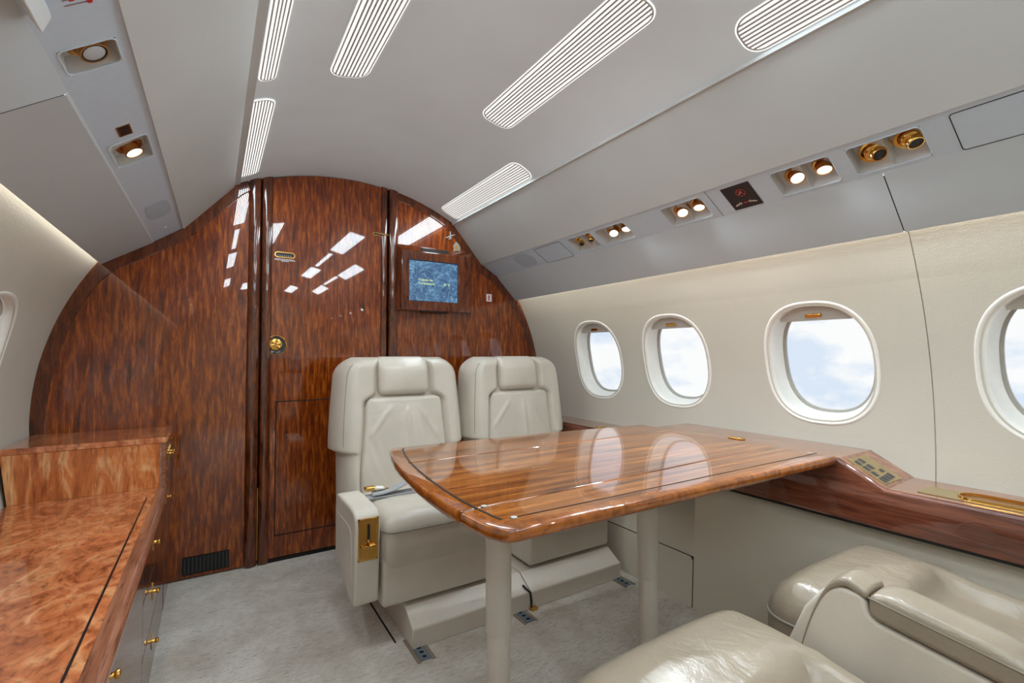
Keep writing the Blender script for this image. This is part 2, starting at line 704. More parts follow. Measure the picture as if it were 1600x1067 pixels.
build_wall(1, 'wall_right', 0.45, 1.52, [0.5255])
build_wall(-1, 'wall_left', 0.02, 1.52, [])

# floor
structure(emit('floor', MB().quad((-0.7, YA, 0), (1.8, YA, 0), (1.8, YB + 0.02, 0), (-0.7, YB + 0.02, 0)), 'carpet', stay=True))

# lower side wall below the ledge, with the seam of an access panel
mb = MB()


def dado(y, z, d=0.0):
    return Vector((1.612 + 0.030 * (z / 0.55) + d, y, z))


mb.grid(lambda y, z: dado(y, z), [YA, 1.2185], lin_(0, 0.56, 6))
mb.grid(lambda y, z: dado(y, z), [1.2185, 1.80], [0.196, 0.56])
mb.grid(lambda y, z: dado(y, z), [1.80, YB], [0, 0.56])
base = structure(emit('wall_right_lower', mb, 'dado', stay=True))
emit('panel_backing', MB().quad(dado(1.19, 0, .004), dado(1.84, 0, .004), dado(1.84, .22, .004), dado(1.19, .22, .004)), 'gap', base)
mb = MB()
out = [(1.2215, 0.0), (1.2215, 0.178), (1.2275, 0.190), (1.237, 0.193), (1.80, 0.193), (1.80, 0.0)]
mb.ngon([dado(y, z, -0.001) for y, z in out])
emit('access_panel', mb, 'dado', base)
mb = MB()
mb.tube([dado(1.2200, 0.0, 0.0005), dado(1.2200, 0.178, 0.0005), dado(1.226, 0.191, 0.0005), dado(1.237, 0.1945, 0.0005),
         dado(1.80, 0.1945, 0.0005)], 0.0022, 6)
emit('panel_seam', mb, 'gap', base)

# ceiling: the central vault and the long overhead panels
mb = MB()
a0, a1 = math.asin((0.045 - XC) / RC), math.asin((1.235 - XC) / RC)
mb.grid(lambda y, a: Vector((XC + RC * sin(a), y, ZC + RC * cos(a))), [YA, -0.9, 0.7, YB + 0.01], lin_(a0, a1, 40))
ceil = structure(emit('ceiling', mb, 'ceiling', angle=60, stay=True))

R_A, R_B, R_C, R_E = (1.203, 1.766), (1.389, 1.548), (1.508, 1.479), (1.640, 1.343)
L_A, L_B, L_C, L_E = (0.074, 1.782), (-0.118, 1.557), (-0.225, 1.484), (-0.396, 1.371)


def long_panel(prof, y0, y1, shear=(0, 0, 0, 0, 0, 0)):
    """open profile (x,z) carried along y; shear = x drift per metre towards the camera"""
    return MB().grid(lambda y, i: Vector((prof[i][0] + shear[i] * (YB - y), y, prof[i][1])), [y0, y1], list(range(len(prof))))


def off(p, q, d, lift):
    """two short return edges so that a panel reads as a board"""
    return p


# right upper panels: edge return + lower face; boards meet in open seams
emit('overhead_panel', long_panel([(1.206, 1.80), (1.200, 1.768), (1.203, 1.765), (1.296, 1.659), R_B, (1.395, 1.553)], YA, YB), 'panel', ceil, angle=25)
emit('overhead_edge', long_panel([(1.199, 1.7775), (1.190, 1.7755), (1.193, 1.7665), (1.203, 1.7655), (1.2175, 1.7492)], YA, YB), 'panel', ceil, angle=25)
for ya, yb in ((YA, 0.5262), (0.5288, YB)):
    emit('lower_overhead_panel', long_panel([(1.500, 1.492), (1.5085, 1.477), R_E, (1.6445, 1.347), (1.635, 1.362)], ya, yb), 'low_panel', ceil, angle=25)
mb = long_panel([(1.5110, 1.4765), (1.6395, 1.3455)], 0.516, 0.539)
emit('panel_seam', mb, 'gap', ceil)
# left
SB, SCC = -0.0095, -0.0095
emit('overhead_panel', long_panel([(0.066, 1.80), (0.072, 1.7835), (0.074, 1.781), (-0.022, 1.669), L_B, (-0.124, 1.562)], YA, YB,
                                  (0, 0, 0, SB / 2, SB, SB)), 'panel', ceil, angle=25)
emit('overhead_edge', long_panel([(0.0985, 1.8105), (0.098, 1.800), (0.0665, 1.7855), (0.0665, 1.797)], YA, YB), 'panel', ceil, angle=25)
for ya, yb in ((YA, 1.1755), (1.178, YB)):
    emit('lower_overhead_panel', long_panel([(-0.217, 1.497), (-0.2255, 1.482), L_E, (-0.399, 1.374), (-0.392, 1.388)], ya, yb,
                                            (SCC, SCC, 0, 0, 0)), 'low_panel', ceil, angle=25)
emit('panel_seam', long_panel([(-0.2280, 1.4822), (-0.3935, 1.3742)], 1.166, 1.188, (SCC, 0)), 'gap', ceil)

# cove lamps hidden above the lower panels
for side, (x0, z0, x1, z1) in ((1, (1.585, 1.432, 1.612, 1.425)), (-1, (-0.338, 1.437, -0.366, 1.430))):
    mb = MB().quad((x0, YA, z0), (x1, YA, z1), (x1, YB - 0.01, z1), (x0, YB - 0.01, z0))
    emit('cove_lamp', mb, 'cove', ceil)


# ------------------------------------------------------------------ service strips with lamp recesses
class Strip:
    def __init__(self, B, C, shear):
        self.B, self.C, self.s = B, C, shear
        e = Vector((C[0] - B[0], 0, C[1] - B[1]))
        self.w = e.length
        self.e = e.normalized()                       # down the strip
        side = 1 if C[0] > B[0] else -1
        self.n = Vector((-self.e.z, 0, self.e.x)) * (1 if side > 0 else -1)
        if self.n.z > 0:
            self.n = -self.n                          # into the cabin, downward

    def p(self, y, t, d=0.0):
        """d > 0 goes up into the roof"""
        return Vector((self.B[0] + self.s * (YB - y), y, self.B[1])) + self.e * (self.w * t) - self.n * d


SR = Strip((1.3905, 1.5515), (1.5055, 1.483), 0.0)
SL = Strip((-0.1205, 1.561), (-0.2215, 1.4885), SB)

T0, T1 = 0.16, 0.90


def build_strip(S, y0, y1, pockets, seams):
    mb = MB()
    cuts = sorted([y0, y1] + [p for pk in pockets for p in pk])
    ts = [-0.05, T0, T1, 1.05]
    for i in range(len(cuts) - 1):
        a, b = cuts[i], cuts[i + 1]
        hole = any(abs(pk[0] - a) < 1e-6 and abs(pk[1] - b) < 1e-6 for pk in pockets)
        for j in range(3):
            if hole and j == 1:
                continue
            mb.quad(S.p(a, ts[j]), S.p(b, ts[j]), S.p(b, ts[j + 1]), S.p(a, ts[j + 1]))
    st = emit('service_strip', mb, 'strip', ceil, angle=20)
    for s in seams:
        emit('strip_seam', MB().quad(S.p(s - .0009, 0, -.0004), S.p(s + .0009, 0, -.0004), S.p(s + .0009, 1, -.0004), S.p(s - .0009, 1, -.0004)), 'gap', st)
    return st


def recess(S, st, ya, yb, cells=2):
    """moulded recess, saw-tooth back: each half gets its own facet"""
    mb = MB()
    L = (yb - ya) / cells
    r = 0.012
    for c in range(cells):
        a, b = ya + c * L, ya + (c + 1) * L
        lo, hi = 0.010, 0.034
        # back facet, deeper towards the bulkhead end (b)
        A0, A1 = S.p(a + .004, T0 + .02, lo), S.p(a + .004, T1 - .10, lo * .8)
        B0, B1 = S.p(b - .006, T0 + .02, hi), S.p(b - .006, T1 - .10, hi * .8)
        mb.quad(A0, B0, B1, A1)
        f0, f1 = S.p(a, T0), S.p(a, T1)
        g0, g1 = S.p(b, T0), S.p(b, T1)
        if c > 0:
            f0, f1 = S.p(a, T0, .012), S.p(a, T1, .004)
        if c < cells - 1:
            g0, g1 = S.p(b, T0, .012), S.p(b, T1, .004)
        mb.quad(f0, g0, B0, A0)
        mb.quad(f1, A1, B1, g1)
        mb.quad(f0, A0, A1, f1)
        mb.quad(g0, g1, B1, B0)
        if c < cells - 1:
            mb.quad(S.p(b, T0), S.p(b - 1e-4, T0), g0, g0 + Vector((0, 1e-4, 0)))
            mb.quad(S.p(ya, T0), S.p(yb, T0), S.p(yb, T0, .012), S.p(ya, T0, .012))
            mb.quad(S.p(ya, T1), S.p(yb, T1), S.p(yb, T1, .004), S.p(ya, T1, .004))
    o = emit('lamp_recess', mb, 'pocket', st, angle=50)
    # thin moulded lip round the opening
    lip = MB()
    pts = []
    for (y, t) in ((ya, T0), (yb, T0), (yb, T1), (ya, T1)):
        pts.append((y, t))
    path = []
    w = S.w
    for k, (y, t) in enumerate(pts):
        sy = 1 if y == yb else -1
        stt = 1 if t == T1 else -1
        for q in range(5):
            ang = {0: (pi, 1.5 * pi), 1: (1.5 * pi, 2 * pi), 2: (0, .5 * pi), 3: (.5 * pi, pi)}[k]
            an = ang[0] + (ang[1] - ang[0]) * q / 4
            path.append(S.p(y - sy * r + r * cos(an), t + (-stt * r + r * sin(an)) / w, 0.0))
    lip.tube(path, 0.0018, 6, closed=True)
    emit('recess_lip', lip, 'strip', st)
    return o


def axis_of(S, dy, de):
    return (S.n + Vector((0, dy, 0)) + S.e * de).normalized()


def reading_lamp(S, y, t, label, lit=True, tilt=(-0.5, 0.1), size=0.86, group='reading lamps in the overhead strips'):
    c = S.p(y, t, 0.020)
    a = axis_of(S, *tilt)
    b = axis_of(S, tilt[0] * 0.55, tilt[1] * .5)
    o = thing('reading_lamp', label, 'lamp', c, group=None)
    k = size
    emit('flange', MB().lathe([(0.020 * k, -.002), (0.034 * k, -.002), (0.0355 * k, .001), (0.033 * k, .0045), (0.0255 * k, .0035), (0.022 * k, -.001)], c, b), 'gold_dark', o)
    emit('barrel', MB().lathe([(0.016 * k, -.006), (0.0225 * k, 0.0), (0.0235 * k, .008), (0.0225 * k, .018), (0.0235 * k, .0195), (0.0235 * k, .022), (0.0205 * k, .022), (0.0200 * k, .0205)], c, a, cap=False), 'gold_dark', o)
    if lit:
        sp = bpy.data.lights.new('lamp_beam', 'SPOT')
        sp.energy = LAMP_SPOT
        sp.color = (0.84, 0.94, 1.0)
        sp.spot_size = radians(150)
        sp.spot_blend = 1.0
        sp.shadow_soft_size = 0.016
        so = bpy.data.objects.new('lamp_beam', sp)
        COL.objects.link(so)
        so.parent = o
        so.location = a * .026
        so.rotation_mode = 'QUATERNION'
        so.rotation_quaternion = a.to_track_quat('-Z', 'Y')
    if not lit:
        emit('rubber_ring', MB().lathe([(0.0205 * k, .0195), (0.0205 * k, .0222), (0.0175 * k, .0215), (0.0172 * k, .019)], c, a, cap=False), 'black', o)
    emit('lens', MB().lathe([(0.0203 * k, .020), (0.0185 * k, .0212), (0.010 * k, .0222), (0.0, .0226)], c, a, cap=False), 'lens' if lit else 'lens_off', o)
    return o


def air_vent(S, y, t, label, tilt=(-0.5, 0.1), size=1.0):
    c = S.p(y, t, 0.020)
    a = axis_of(S, *tilt)
    b = axis_of(S, tilt[0] * 0.4, tilt[1] * .4)
    o = thing('air_vent', label, 'vent', c)
    k = size
    emit('flange', MB().lathe([(0.018 * k, -.002), (0.031 * k, -.002), (0.033 * k, .001), (0.032 * k, .004), (0.026 * k, .0045), (0.023 * k, .0)], c, b), 'gold', o)
    emit('ball', MB().lathe([(0.022 * k, -.004), (0.0235 * k, .003), (0.0225 * k, .010), (0.019 * k, .014), (0.0165 * k, .0145)], c, a, cap=False), 'gold', o)
    emit('nozzle', MB().lathe([(0.0165 * k, .012), (0.0165 * k, .026), (0.0155 * k, .028), (0.0135 * k, .028), (0.0135 * k, .025)], c, a, cap=False), 'gold', o)
    nz = emit('nozzle_insert', MB().lathe([(0.0137 * k, .0255), (0.010 * k, .0262), (0.009 * k, .0250), (0.006 * k, .0250), (0.005 * k, .0262), (0.003 * k, .0262), (0.0, .0240)], c, a, cap=False), 'black', o)
    return o


PK_R = [(0.420, 0.580), (0.618, 0.782), (1.022, 1.196), (1.384, 1.556), (1.586, 1.748)]
st_r = build_strip(SR, YA, YB, PK_R, [0.993, -0.30])
for a, b in PK_R:
    recess(SR, st_r, a, b)
PK_L = [(1.049, 1.127), (1.470, 1.621)]
st_l = build_strip(SL, YA, YB, PK_L, [])
for a, b in PK_L:
    recess(SL, st_l, a, b, 1)

reading_lamp(SR, 0.726, 0.50, 'lit gold reading lamp just right of the no smoking sign, nearer one of its recess', tilt=(-0.45, 0.05))
reading_lamp(SR, 0.648, 0.46, 'lit gold reading lamp second right of the no smoking sign, farther one of its recess', tilt=(-0.2, 0.25))
reading_lamp(SR, 1.130, 0.51, 'lit gold reading lamp left of the no smoking sign, farther one of its recess', tilt=(-0.45, 0.05))
reading_lamp(SR, 1.054, 0.46, 'lit gold reading lamp left of the no smoking sign, closest to the sign', tilt=(-0.2, 0.25))
reading_lamp(SR, 1.482, 0.50, 'lit gold reading lamp right beside the pair of dark air vents near the bulkhead', tilt=(-0.45, 0.05))
reading_lamp(SR, 1.402, 0.45, 'smaller looking lit reading lamp, right one of the pair nearest the bulkhead', tilt=(-0.2, 0.25))
air_vent(SR, 0.528, 0.50, 'large gold air vent, left one of the nearest pair on the right strip', (-0.62, 0.05), 1.12)
air_vent(SR, 0.448, 0.44, 'large gold air vent with black nozzle beside the blank hatch at the upper right', (-0.42, 0.25), 1.12)
air_vent(SR, 1.692, 0.49, 'small gold air vent near the bulkhead, left one of its pair by the grey hatch', (-0.45, 0.1), .85)
air_vent(SR, 1.614, 0.42, 'small gold air vent near the bulkhead, right one of its pair next to lit lamps', (-0.15, 0.3), .85)
reading_lamp(SL, 1.080, 0.48, 'unlit gold reading lamp with dark ring in the left strip', False, (-0.12, 0.0), 1.0)
reading_lamp(SL, 1.560, 0.50, 'lit gold reading lamp in the left strip below the small brass placard', True, (-0.12, 0.0), 0.92)


for S_, nm in ((SR, 'right'), (SL, 'left')):  # extra lamps added out of view to brighten the cabin from behind
    for k_, yy in enumerate((-0.40, -0.95, -1.50, -2.05)):
        reading_lamp(S_, yy, .5, 'added unseen fill lamp on the %s strip behind the camera, number %s going aft' % (nm, ('one', 'two', 'three', 'four')[k_]), True, (0.1, 0.0))


def strip_outline(S, ya, yb, t0, t1, r, d, ell=False, n=6):
    w = S.w
    pts = []
    if ell:
        for k in range(36):
            ey, et = superell((yb - ya) / 2, (t1 - t0) / 2, 2 * pi * k / 36, 3.2)
            pts.append(S.p((ya + yb) / 2 + ey, (t0 + t1) / 2 + et, d))
        return pts
    for (cy, ct, s) in ((yb - r, t0 * w + r, 1.5), (yb - r, t1 * w - r, 0.0), (ya + r, t1 * w - r, 0.5), (ya + r, t0 * w + r, 1.0)):
        for k in range(n):
            an = (s + 0.5 * k / (n - 1)) * pi
            pts.append(S.p(cy + r * cos(an), (ct + r * sin(an)) / w, d))
    return pts


def inset_panel(S, st, ya, yb, t0, t1):
    """blank hatch: dark seam line round a flush lid"""
    emit('hatch_seam', MB().tube(strip_outline(S, ya, yb, t0, t1, .008, 0.0), .0011, 5, closed=True), 'gap', st)
    lid = MB().prism(strip_outline(S, ya + .002, yb - .002, t0 + .014, t1 - .014, .007, -.0006), S.n * -0.0005)
    h = emit('hatch_lid', lid, 'strip', st)
    emit('latch_hole', MB().disc(S.p((ya + yb) / 2 - .02 + .0, t0 + .14, -.0012), S.n, .0022, 12), 'gap', h)


inset_panel(SR, st_r, 1.80, 2.015, 0.13, 0.98)
inset_panel(SR, st_r, 0.10, 0.367, 0.13, 0.98)
for S, st, a, b, t0, t1 in ((SR, st_r, 2.075, 2.235, 0.12, 0.90), (SL, st_l, 2.03, 2.235, 0.17, 0.83)):
    emit('speaker_grille', MB().prism(strip_outline(S, a, b, t0, t1, 0, -.0018, True), S.n * -.002), 'mesh', st, bevel=0.0006)
emit('screw_cover', MB().lathe([(0.006, -.0005), (0.006, .0012), (0.004, .002), (0, .002)], SL.p(2.41, .52), SL.n, 14), 'white', st_l)

# cabin sign
sgn = thing('cabin_sign', 'black no smoking and fasten seat belt sign on the right overhead strip', 'sign', SR.p(0.893, .55, 0))
emit('sign_face', MB().prism(strip_outline(SR, 0.846, 0.942, 0.15, 0.92, .002, -.0022), SR.n * -.004), 'sign', sgn)


def on_sign(u, v, d=-.0028):
    """u to the right as read in the cabin (towards the camera), v upward, metres from the sign's middle"""
    return SR.p(0.894 - u, 0.535 - v / SR.w, d)


mb = MB()
ring = []
for rr in (0.0155, 0.0132):
    ring.append([on_sign(0.006 + rr * cos(2 * pi * k / 32), 0.017 + rr * sin(2 * pi * k / 32)) for k in range(32)])
mb.loft([ring[0], ring[1]], caps=False)
mb.quad(on_sign(-.0045, .0285, -.003), on_sign(-.0060, .0268, -.003), on_sign(.0165, .0055, -.003), on_sign(.0180, .0072, -.003))
for (u, v, r) in ((0.000, -.0275, .0042),):
    mb.ngon([on_sign(u + 1.4 * r * cos(2 * pi * k / 8), v + r * .7 * sin(2 * pi * k / 8)) for k in range(8)])
mb.quad(on_sign(.004, -.0262), on_sign(.004, -.0285), on_sign(.0095, -.0283), on_sign(.0095, -.0262))
emit('red_symbols', mb, 'red', sgn)['kind'] = 'stuff'
mb = MB()
mb.quad(on_sign(-.003, .0135), on_sign(-.003, .0110), on_sign(.006, .0142), on_sign(.006, .0168))
for sh in (0.0, 0.0045):
    pth = [on_sign(.004 + sh + .003 * sin(t * 3.2), .0165 + t * .0035) for t in (0, .5, 1, 1.5, 2, 2.5)]
    for i in range(len(pth) - 1):
        q = Vector((0, -.0012, 0))
        mb.quad(pth[i], pth[i] + q, pth[i + 1] + q, pth[i + 1])
for s in (-1, 1):
    c0 = 0.0 + s * .0165
    for (ux, vx, hw_, hh_) in ((c0, -.027, .0055, .0048), (c0 + s * .010, -.030, .0055, .0030), (c0 + s * .017, -.033, .0035, .0026)):
        mb.ngon([on_sign(ux + hw_ * cos(2 * pi * k / 10), vx + hh_ * sin(2 * pi * k / 10)) for k in range(10)])
emit('pale_symbols', mb, 'cream_print', sgn)['kind'] = 'stuff'
mb = MB()
for s in (-1, 1):
    c0 = s * .0165
    mb.ngon([on_sign(c0 + .002 * cos(2 * pi * k / 8), -.027 + .0028 * sin(2 * pi * k / 8), -.0032) for k in range(8)])
emit('buckle_slot', mb, 'sign', sgn)['kind'] = 'stuff'

# brass placard and printed instruction on the left strip
pl = thing('brass_placard', 'small brass placard with two dark windows on the left overhead strip', 'placard', SL.p(1.411, .51))
emit('plate', MB().prism(strip_outline(SL, 1.385, 1.438, 0.39, 0.63, .001, -.0015), SL.n * -.0012), 'gold_dark', pl)
for k in range(2):
    ya = 1.389 + k * .024
    w_ = emit('window', MB().prism(strip_outline(SL, ya, ya + .019, 0.42, 0.60, .001, -.0022), SL.n * -.0006), 'black', pl)
mb = MB()
for k, (c, t) in enumerate((((0.905, 0.29, 0.57), 0), ((0.917, 0.30, 0.57), 0), ((0.929, 0.30, 0.575), 0), ((0.942, 0.30, 0.585), 0))):
    pass
pr_ = MB()
for k in range(4):
    y = 0.904 + 0.0125 * k
    pr_.quad(SL.p(y, .33, -.0006), SL.p(y + .0022, .33, -.0006), SL.p(y + .0022, .585, -.0006), SL.p(y, .585, -.0006))
rd = MB()
for k in range(3):
    y = 0.903 + 0.0125 * (k + .2)
    rd.quad(SL.p(y, .36 + .05 * k, -.0008), SL.p(y + .004, .36 + .05 * k, -.0008), SL.p(y + .004, .52, -.0008), SL.p(y, .52, -.0008))
rd.disc(SL.p(0.943, .305, -.0009), SL.n, .0042, 14)
tp = emit('printed_instruction', pr_, plain('mauve_print', rgb(150, 110, 120), .5))
tag(tp, 'red and mauve printed lines at the top of the left overhead strip', 'print')
emit('red_marks', rd, 'red', tp)
mb = MB().rbox(0, 1, 0, 1, 0, 1, .12, (3, 3, 3), lambda p: SL.p(0.80 + .145 * p.y, .98 + .22 * (p.x - 1) - .0, .0 - .030 * p.z * (0.3 + .7 * p.x)))
tag(emit('strip_moulding', mb, 'pocket'), 'pale moulded block on the left overhead strip at the top left corner', 'moulding')


# ------------------------------------------------------------------ ceiling lights
def stadium(hw, hl, r, n=7):
    pts = []
    for (cx, cy, s) in ((hw - r, hl - r, 0.0), (-hw + r, hl - r, 0.5), (-hw + r, -hl + r, 1.0), (hw - r, -hl + r, 1.5)):
        for k in range(n):
            an = (s + .5 * k / (n - 1)) * pi
            pts.append((cx + r * cos(an), cy + r * sin(an)))
    return pts


SLAT = {}


def ceiling_light(y0, y1, arc, hw, nslat, label):
    """local frame: x across, y along the cabin, z out through the roof"""
    ang = arc / RC
    loc = Vector((XC + .003 + RC * sin(ang), (y0 + y1) / 2, ZC + RC * cos(ang)))
    o = bpy.data.objects.new('ceiling_light', None)
    COL.objects.link(o)
    o.empty_display_size = .05
    o.location = loc
    o.rotation_euler = (0, ang, 0)
    W[o] = Vector((0, 0, 0))
    tag(o, label, 'ceiling light')
    hl = (y1 - y0) / 2
    r = min(hw, 0.046) * .96
    emit('diffuser', MB().prism([(x, y, -.0030) for x, y in stadium(hw, hl, r)], (0, 0, .0010)), 'diffuser', o)
    a = stadium(hw - .0045, hl - .0045, r - .004)
    b = stadium(hw - .0085, hl - .0085, r - .008)
    mb = MB().loft([[(x, y, -.0036) for x, y in a], [(x, y, -.0038) for x, y in a], [(x, y, -.0038) for x, y in b], [(x, y, -.0036) for x, y in b]], caps=False)
    emit('grille_rim', mb, 'grille', o)
    la = bpy.data.lights.new('tube_light', 'AREA')
    la.shape = 'RECTANGLE'
    la.size, la.size_y = 2 * hw - .024, 2 * hl - .030
    la.energy = pi * la.size * la.size_y * TUBE_LIGHT
    la.color = (0.80, 0.93, 1.0)
    lo = bpy.data.objects.new('tube_light', la)
    COL.objects.link(lo)
    lo.parent = o
    lo.location = (0, 0, -.0033)
    pitch = 2 * (hw - .0085) / (nslat + 1)
    for k in range(nslat):
        x = -(hw - .0085) + pitch * (k + 1)
        ex = max(0.0, abs(x) - (hw - r))
        cut = r - sqrt(max(0, r * r - ex * ex))
        L = 2 * (hl - .007 - cut)
        key = round(L, 4)
        sw = pitch * .235
        if key not in SLAT:
            s = emit('slat', MB().box(-sw, sw, -L / 2, L / 2, -.0037, -.0036), 'grille', o)
            SLAT[key] = s.data
        else:
            s = bpy.data.objects.new('slat', SLAT[key])
            COL.objects.link(s)
            s.parent = o
        s.location = (x, 0, 0)
    return o


ceiling_light(1.690, 2.462, -0.520, 0.052, 8, 'wide ribbed ceiling light on the left, ending at the wooden bulkhead')
ceiling_light(0.86, 1.570, -0.512, 0.026, 3, 'narrow ribbed ceiling light beside the left overhead panel')
ceiling_light(0.80, 1.555, -0.268, 0.062, 8, 'wide ribbed ceiling light left of the ceiling centre')
ceiling_light(0.800, 1.560, 0.284, 0.066, 9, 'long ribbed ceiling light right of the ceiling centre')
ceiling_light(1.690, 2.490, 0.535, 0.060, 8, 'wide ribbed ceiling light on the right, ending near the wooden bulkhead')
ceiling_light(-0.07, 0.700, 0.537, 0.057, 8, 'ribbed ceiling light at the top right beside the overhead panel')
# behind the camera, seen only in the lacquer's reflections
ceiling_light(-0.07, 0.70, -0.520, 0.052, 8, 'ribbed ceiling light on the outer left row, just behind the camera')
ceiling_light(-0.03, 0.72, 0.262, 0.027, 3, 'narrow ribbed ceiling light right of the ceiling centre, beside the camera')
ceiling_light(-0.03, 0.72, -0.268, 0.027, 3, 'narrow ribbed ceiling light left of the ceiling centre, beside the camera')
for y0_, y1_, arc_, w_, n_, lb_ in ((-0.80, -0.10, 0.500, 0.026, 3, 'narrow ribbed light on the outer right row of the aft cabin'),
                                    (-0.80, -0.10, 0.280, 0.062, 8, 'wide ribbed light right of the centre in the aft cabin'),
                                    (-0.80, -0.10, -0.268, 0.062, 8, 'wide ribbed light left of the centre in the aft cabin'),
                                    (-1.58, -0.86, 0.530, 0.056, 8, 'wide ribbed light on the outer right row of the aft cabin'),
                                    (-1.58, -0.86, -0.520, 0.054, 8, 'wide ribbed light on the outer left row of the aft cabin'),
                                    (-2.36, -1.64, 0.280, 0.060, 8, 'farthest aft ribbed light right of the centre'),
                                    (-2.36, -1.64, -0.268, 0.060, 8, 'farthest aft ribbed light left of the centre')):
    ceiling_light(y0_, y1_, arc_, w_, n_, lb_)


# ------------------------------------------------------------------ windows
def build_window():
    c = wall_pt(1, 0, WZ)
    o = bpy.data.objects.new('window_1', None)
    COL.objects.link(o)
    o.empty_display_size = .05
    o.location = (c.x, WIN_Y[0], WZ)
    W[o] = Vector((c.x, 0, WZ))
    structure(o)
    NN = 64

    def ring(a, b, d, n=2.5, dz=0.0):
        return [wall_pt(1, superell(a, b, 2 * pi * k / NN, n)[0], WZ + dz + superell(a, b, 2 * pi * k / NN, n)[1], d) for k in range(NN)]
    emit('bezel', MB().loft([ring(.187, .217, .0005), ring(.184, .214, -.0025), ring(.180, .210, -.0025), ring(.174, .204, .001), ring(.169, .199, .007), ring(.166, .196, .014), ring(.165, .195, .019)], caps=False), 'bezel', o, angle=70)
    emit('reveal', MB().loft([ring(.165, .195, .019), ring(.167, .197, .020), ring(.167, .197, .026), ring(.157, .188, .052), ring(.150, .181, .066)], caps=False), 'reveal', o, angle=30)
    emit('gasket', MB().loft([ring(.150, .181, .066), ring(.1495, .1805, .070), ring(.146, .177, .070), ring(.1455, .1765, .074), ring(.142, .173, .074), ring(.1415, .1725, .082)], caps=False), 'gasket', o, angle=25)
    emit('pane', MB().ngon(ring(.145, .176, .081)), 'glass', o)
    # pulled up shade: only its lower edge shows in the top of the opening
    zb = 1.110
    top = []
    NS = 22
    ths = [k / NS for k in range(NS + 1)]
    pts = []
    for k in range(NS + 1):
        y = -.162 + .324 * k / NS
        q = min(1, abs(y) / .1635)
        z = WZ + .1945 * (1 - q ** 2.5) ** (1 / 2.5)
        if z > zb:
            pts.append((y, z))
    n = len(pts)
    lo = [wall_pt(1, y, zb, .023) for y, z in pts]
    hi = [wall_pt(1, y, z, .023) for y, z in pts]
    lo2 = [wall_pt(1, y, zb, .029) for y, z in pts]
    mb = MB()
    for i in range(n - 1):
        mb.quad(lo[i], lo[i + 1], hi[i + 1], hi[i])
        mb.quad(lo[i], lo[i + 1], lo2[i + 1], lo2[i])
    sh = emit('shade', mb, 'shade', o)
    mb = MB().rbox(-.027, .027, -.004, .004, -.0062, .0062, .0038, (4, 1, 2))
    mb.map(lambda p: wall_pt(1, p.x, 1.128 + p.z, .020 + p.y))
    emit('shade_handle', mb, 'gold', sh)
    return o


w0 = build_window()
cxr = w0.location.x
wn = 1
for side in (1, -1):
    for wy in WIN_Y:
        if side == 1 and wy == WIN_Y[0]:
            continue
        wn += 1
        w = dup(w0, (XC + side * (cxr - XC), wy, WZ), (0, 0, 0 if side == 1 else pi))
        w.name = 'window_%d' % wn

# ------------------------------------------------------------------ aft wall (behind the camera)
mb = MB().ngon([(XC + 1.23 * sin(2 * pi * k / 64), YA, ZC + 1.23 * cos(2 * pi * k / 64)) for k in range(64)])
structure(emit('wall_back', mb, 'dado', stay=True))


# ------------------------------------------------------------------ wooden bulkhead
def arc_z(x, R):
    return ZC + sqrt(max(0, R * R - (x - XC) ** 2))


RB = RW + 0.004


def bulk_panel(x0, x1, R, y0, y1, left_arc=False, right_arc=False, zb=0.006):
    """upright board, its top cut to the circle of radius R"""
    pts = []
    if left_arc:
        zs = lin_(zb, ZC, 14)
        pts += [(XC - sqrt(R * R - (z - ZC) ** 2), z) for z in zs]
        a = XC - R
    else:
        pts.append((x0, zb))
        a = x0
    b = XC + R if right_arc else x1
    n = 40
    if left_arc or right_arc:
        ta = math.acos(max(-1, min(1, (a - XC) / R)))
        tb = math.acos(max(-1, min(1, (b - XC) / R)))
        arcs = [(XC + R * cos(t), ZC + R * sin(t)) for t in lin_(ta, tb, n)]
    else:
        arcs = [(x, arc_z(x, R)) for x in lin_(a, b, 14)]
    if left_arc:
        arcs = arcs[1:]
    pts += arcs
    if right_arc:
        pts += [(XC + sqrt(R * R - (z - ZC) ** 2), z) for z in lin_(ZC, zb, 14)[1:]]
    else:
        pts.append((x1, zb))
    return MB().prism([(x, y0, z) for x, z in pts], (0, y1 - y0, 0))


# dark carcass behind the boards
mb = MB().ngon([(XC + RB * cos(t), YB + .030, ZC + RB * sin(t)) for t in lin_(0, 2 * pi, 65)[:-1]])
bh = structure(emit('wall_front', mb, 'gap', stay=True))
TW = 0.045
emit('wood_panel', bulk_panel(-9, 0.136, RB - TW, YB, YB + .02, left_arc=True), 'bulkhead', bh, bevel=.003)
emit('wood_panel', bulk_panel(0.862, 9, RB - TW, YB, YB + .02, right_arc=True), 'bulkhead', bh, bevel=.003)


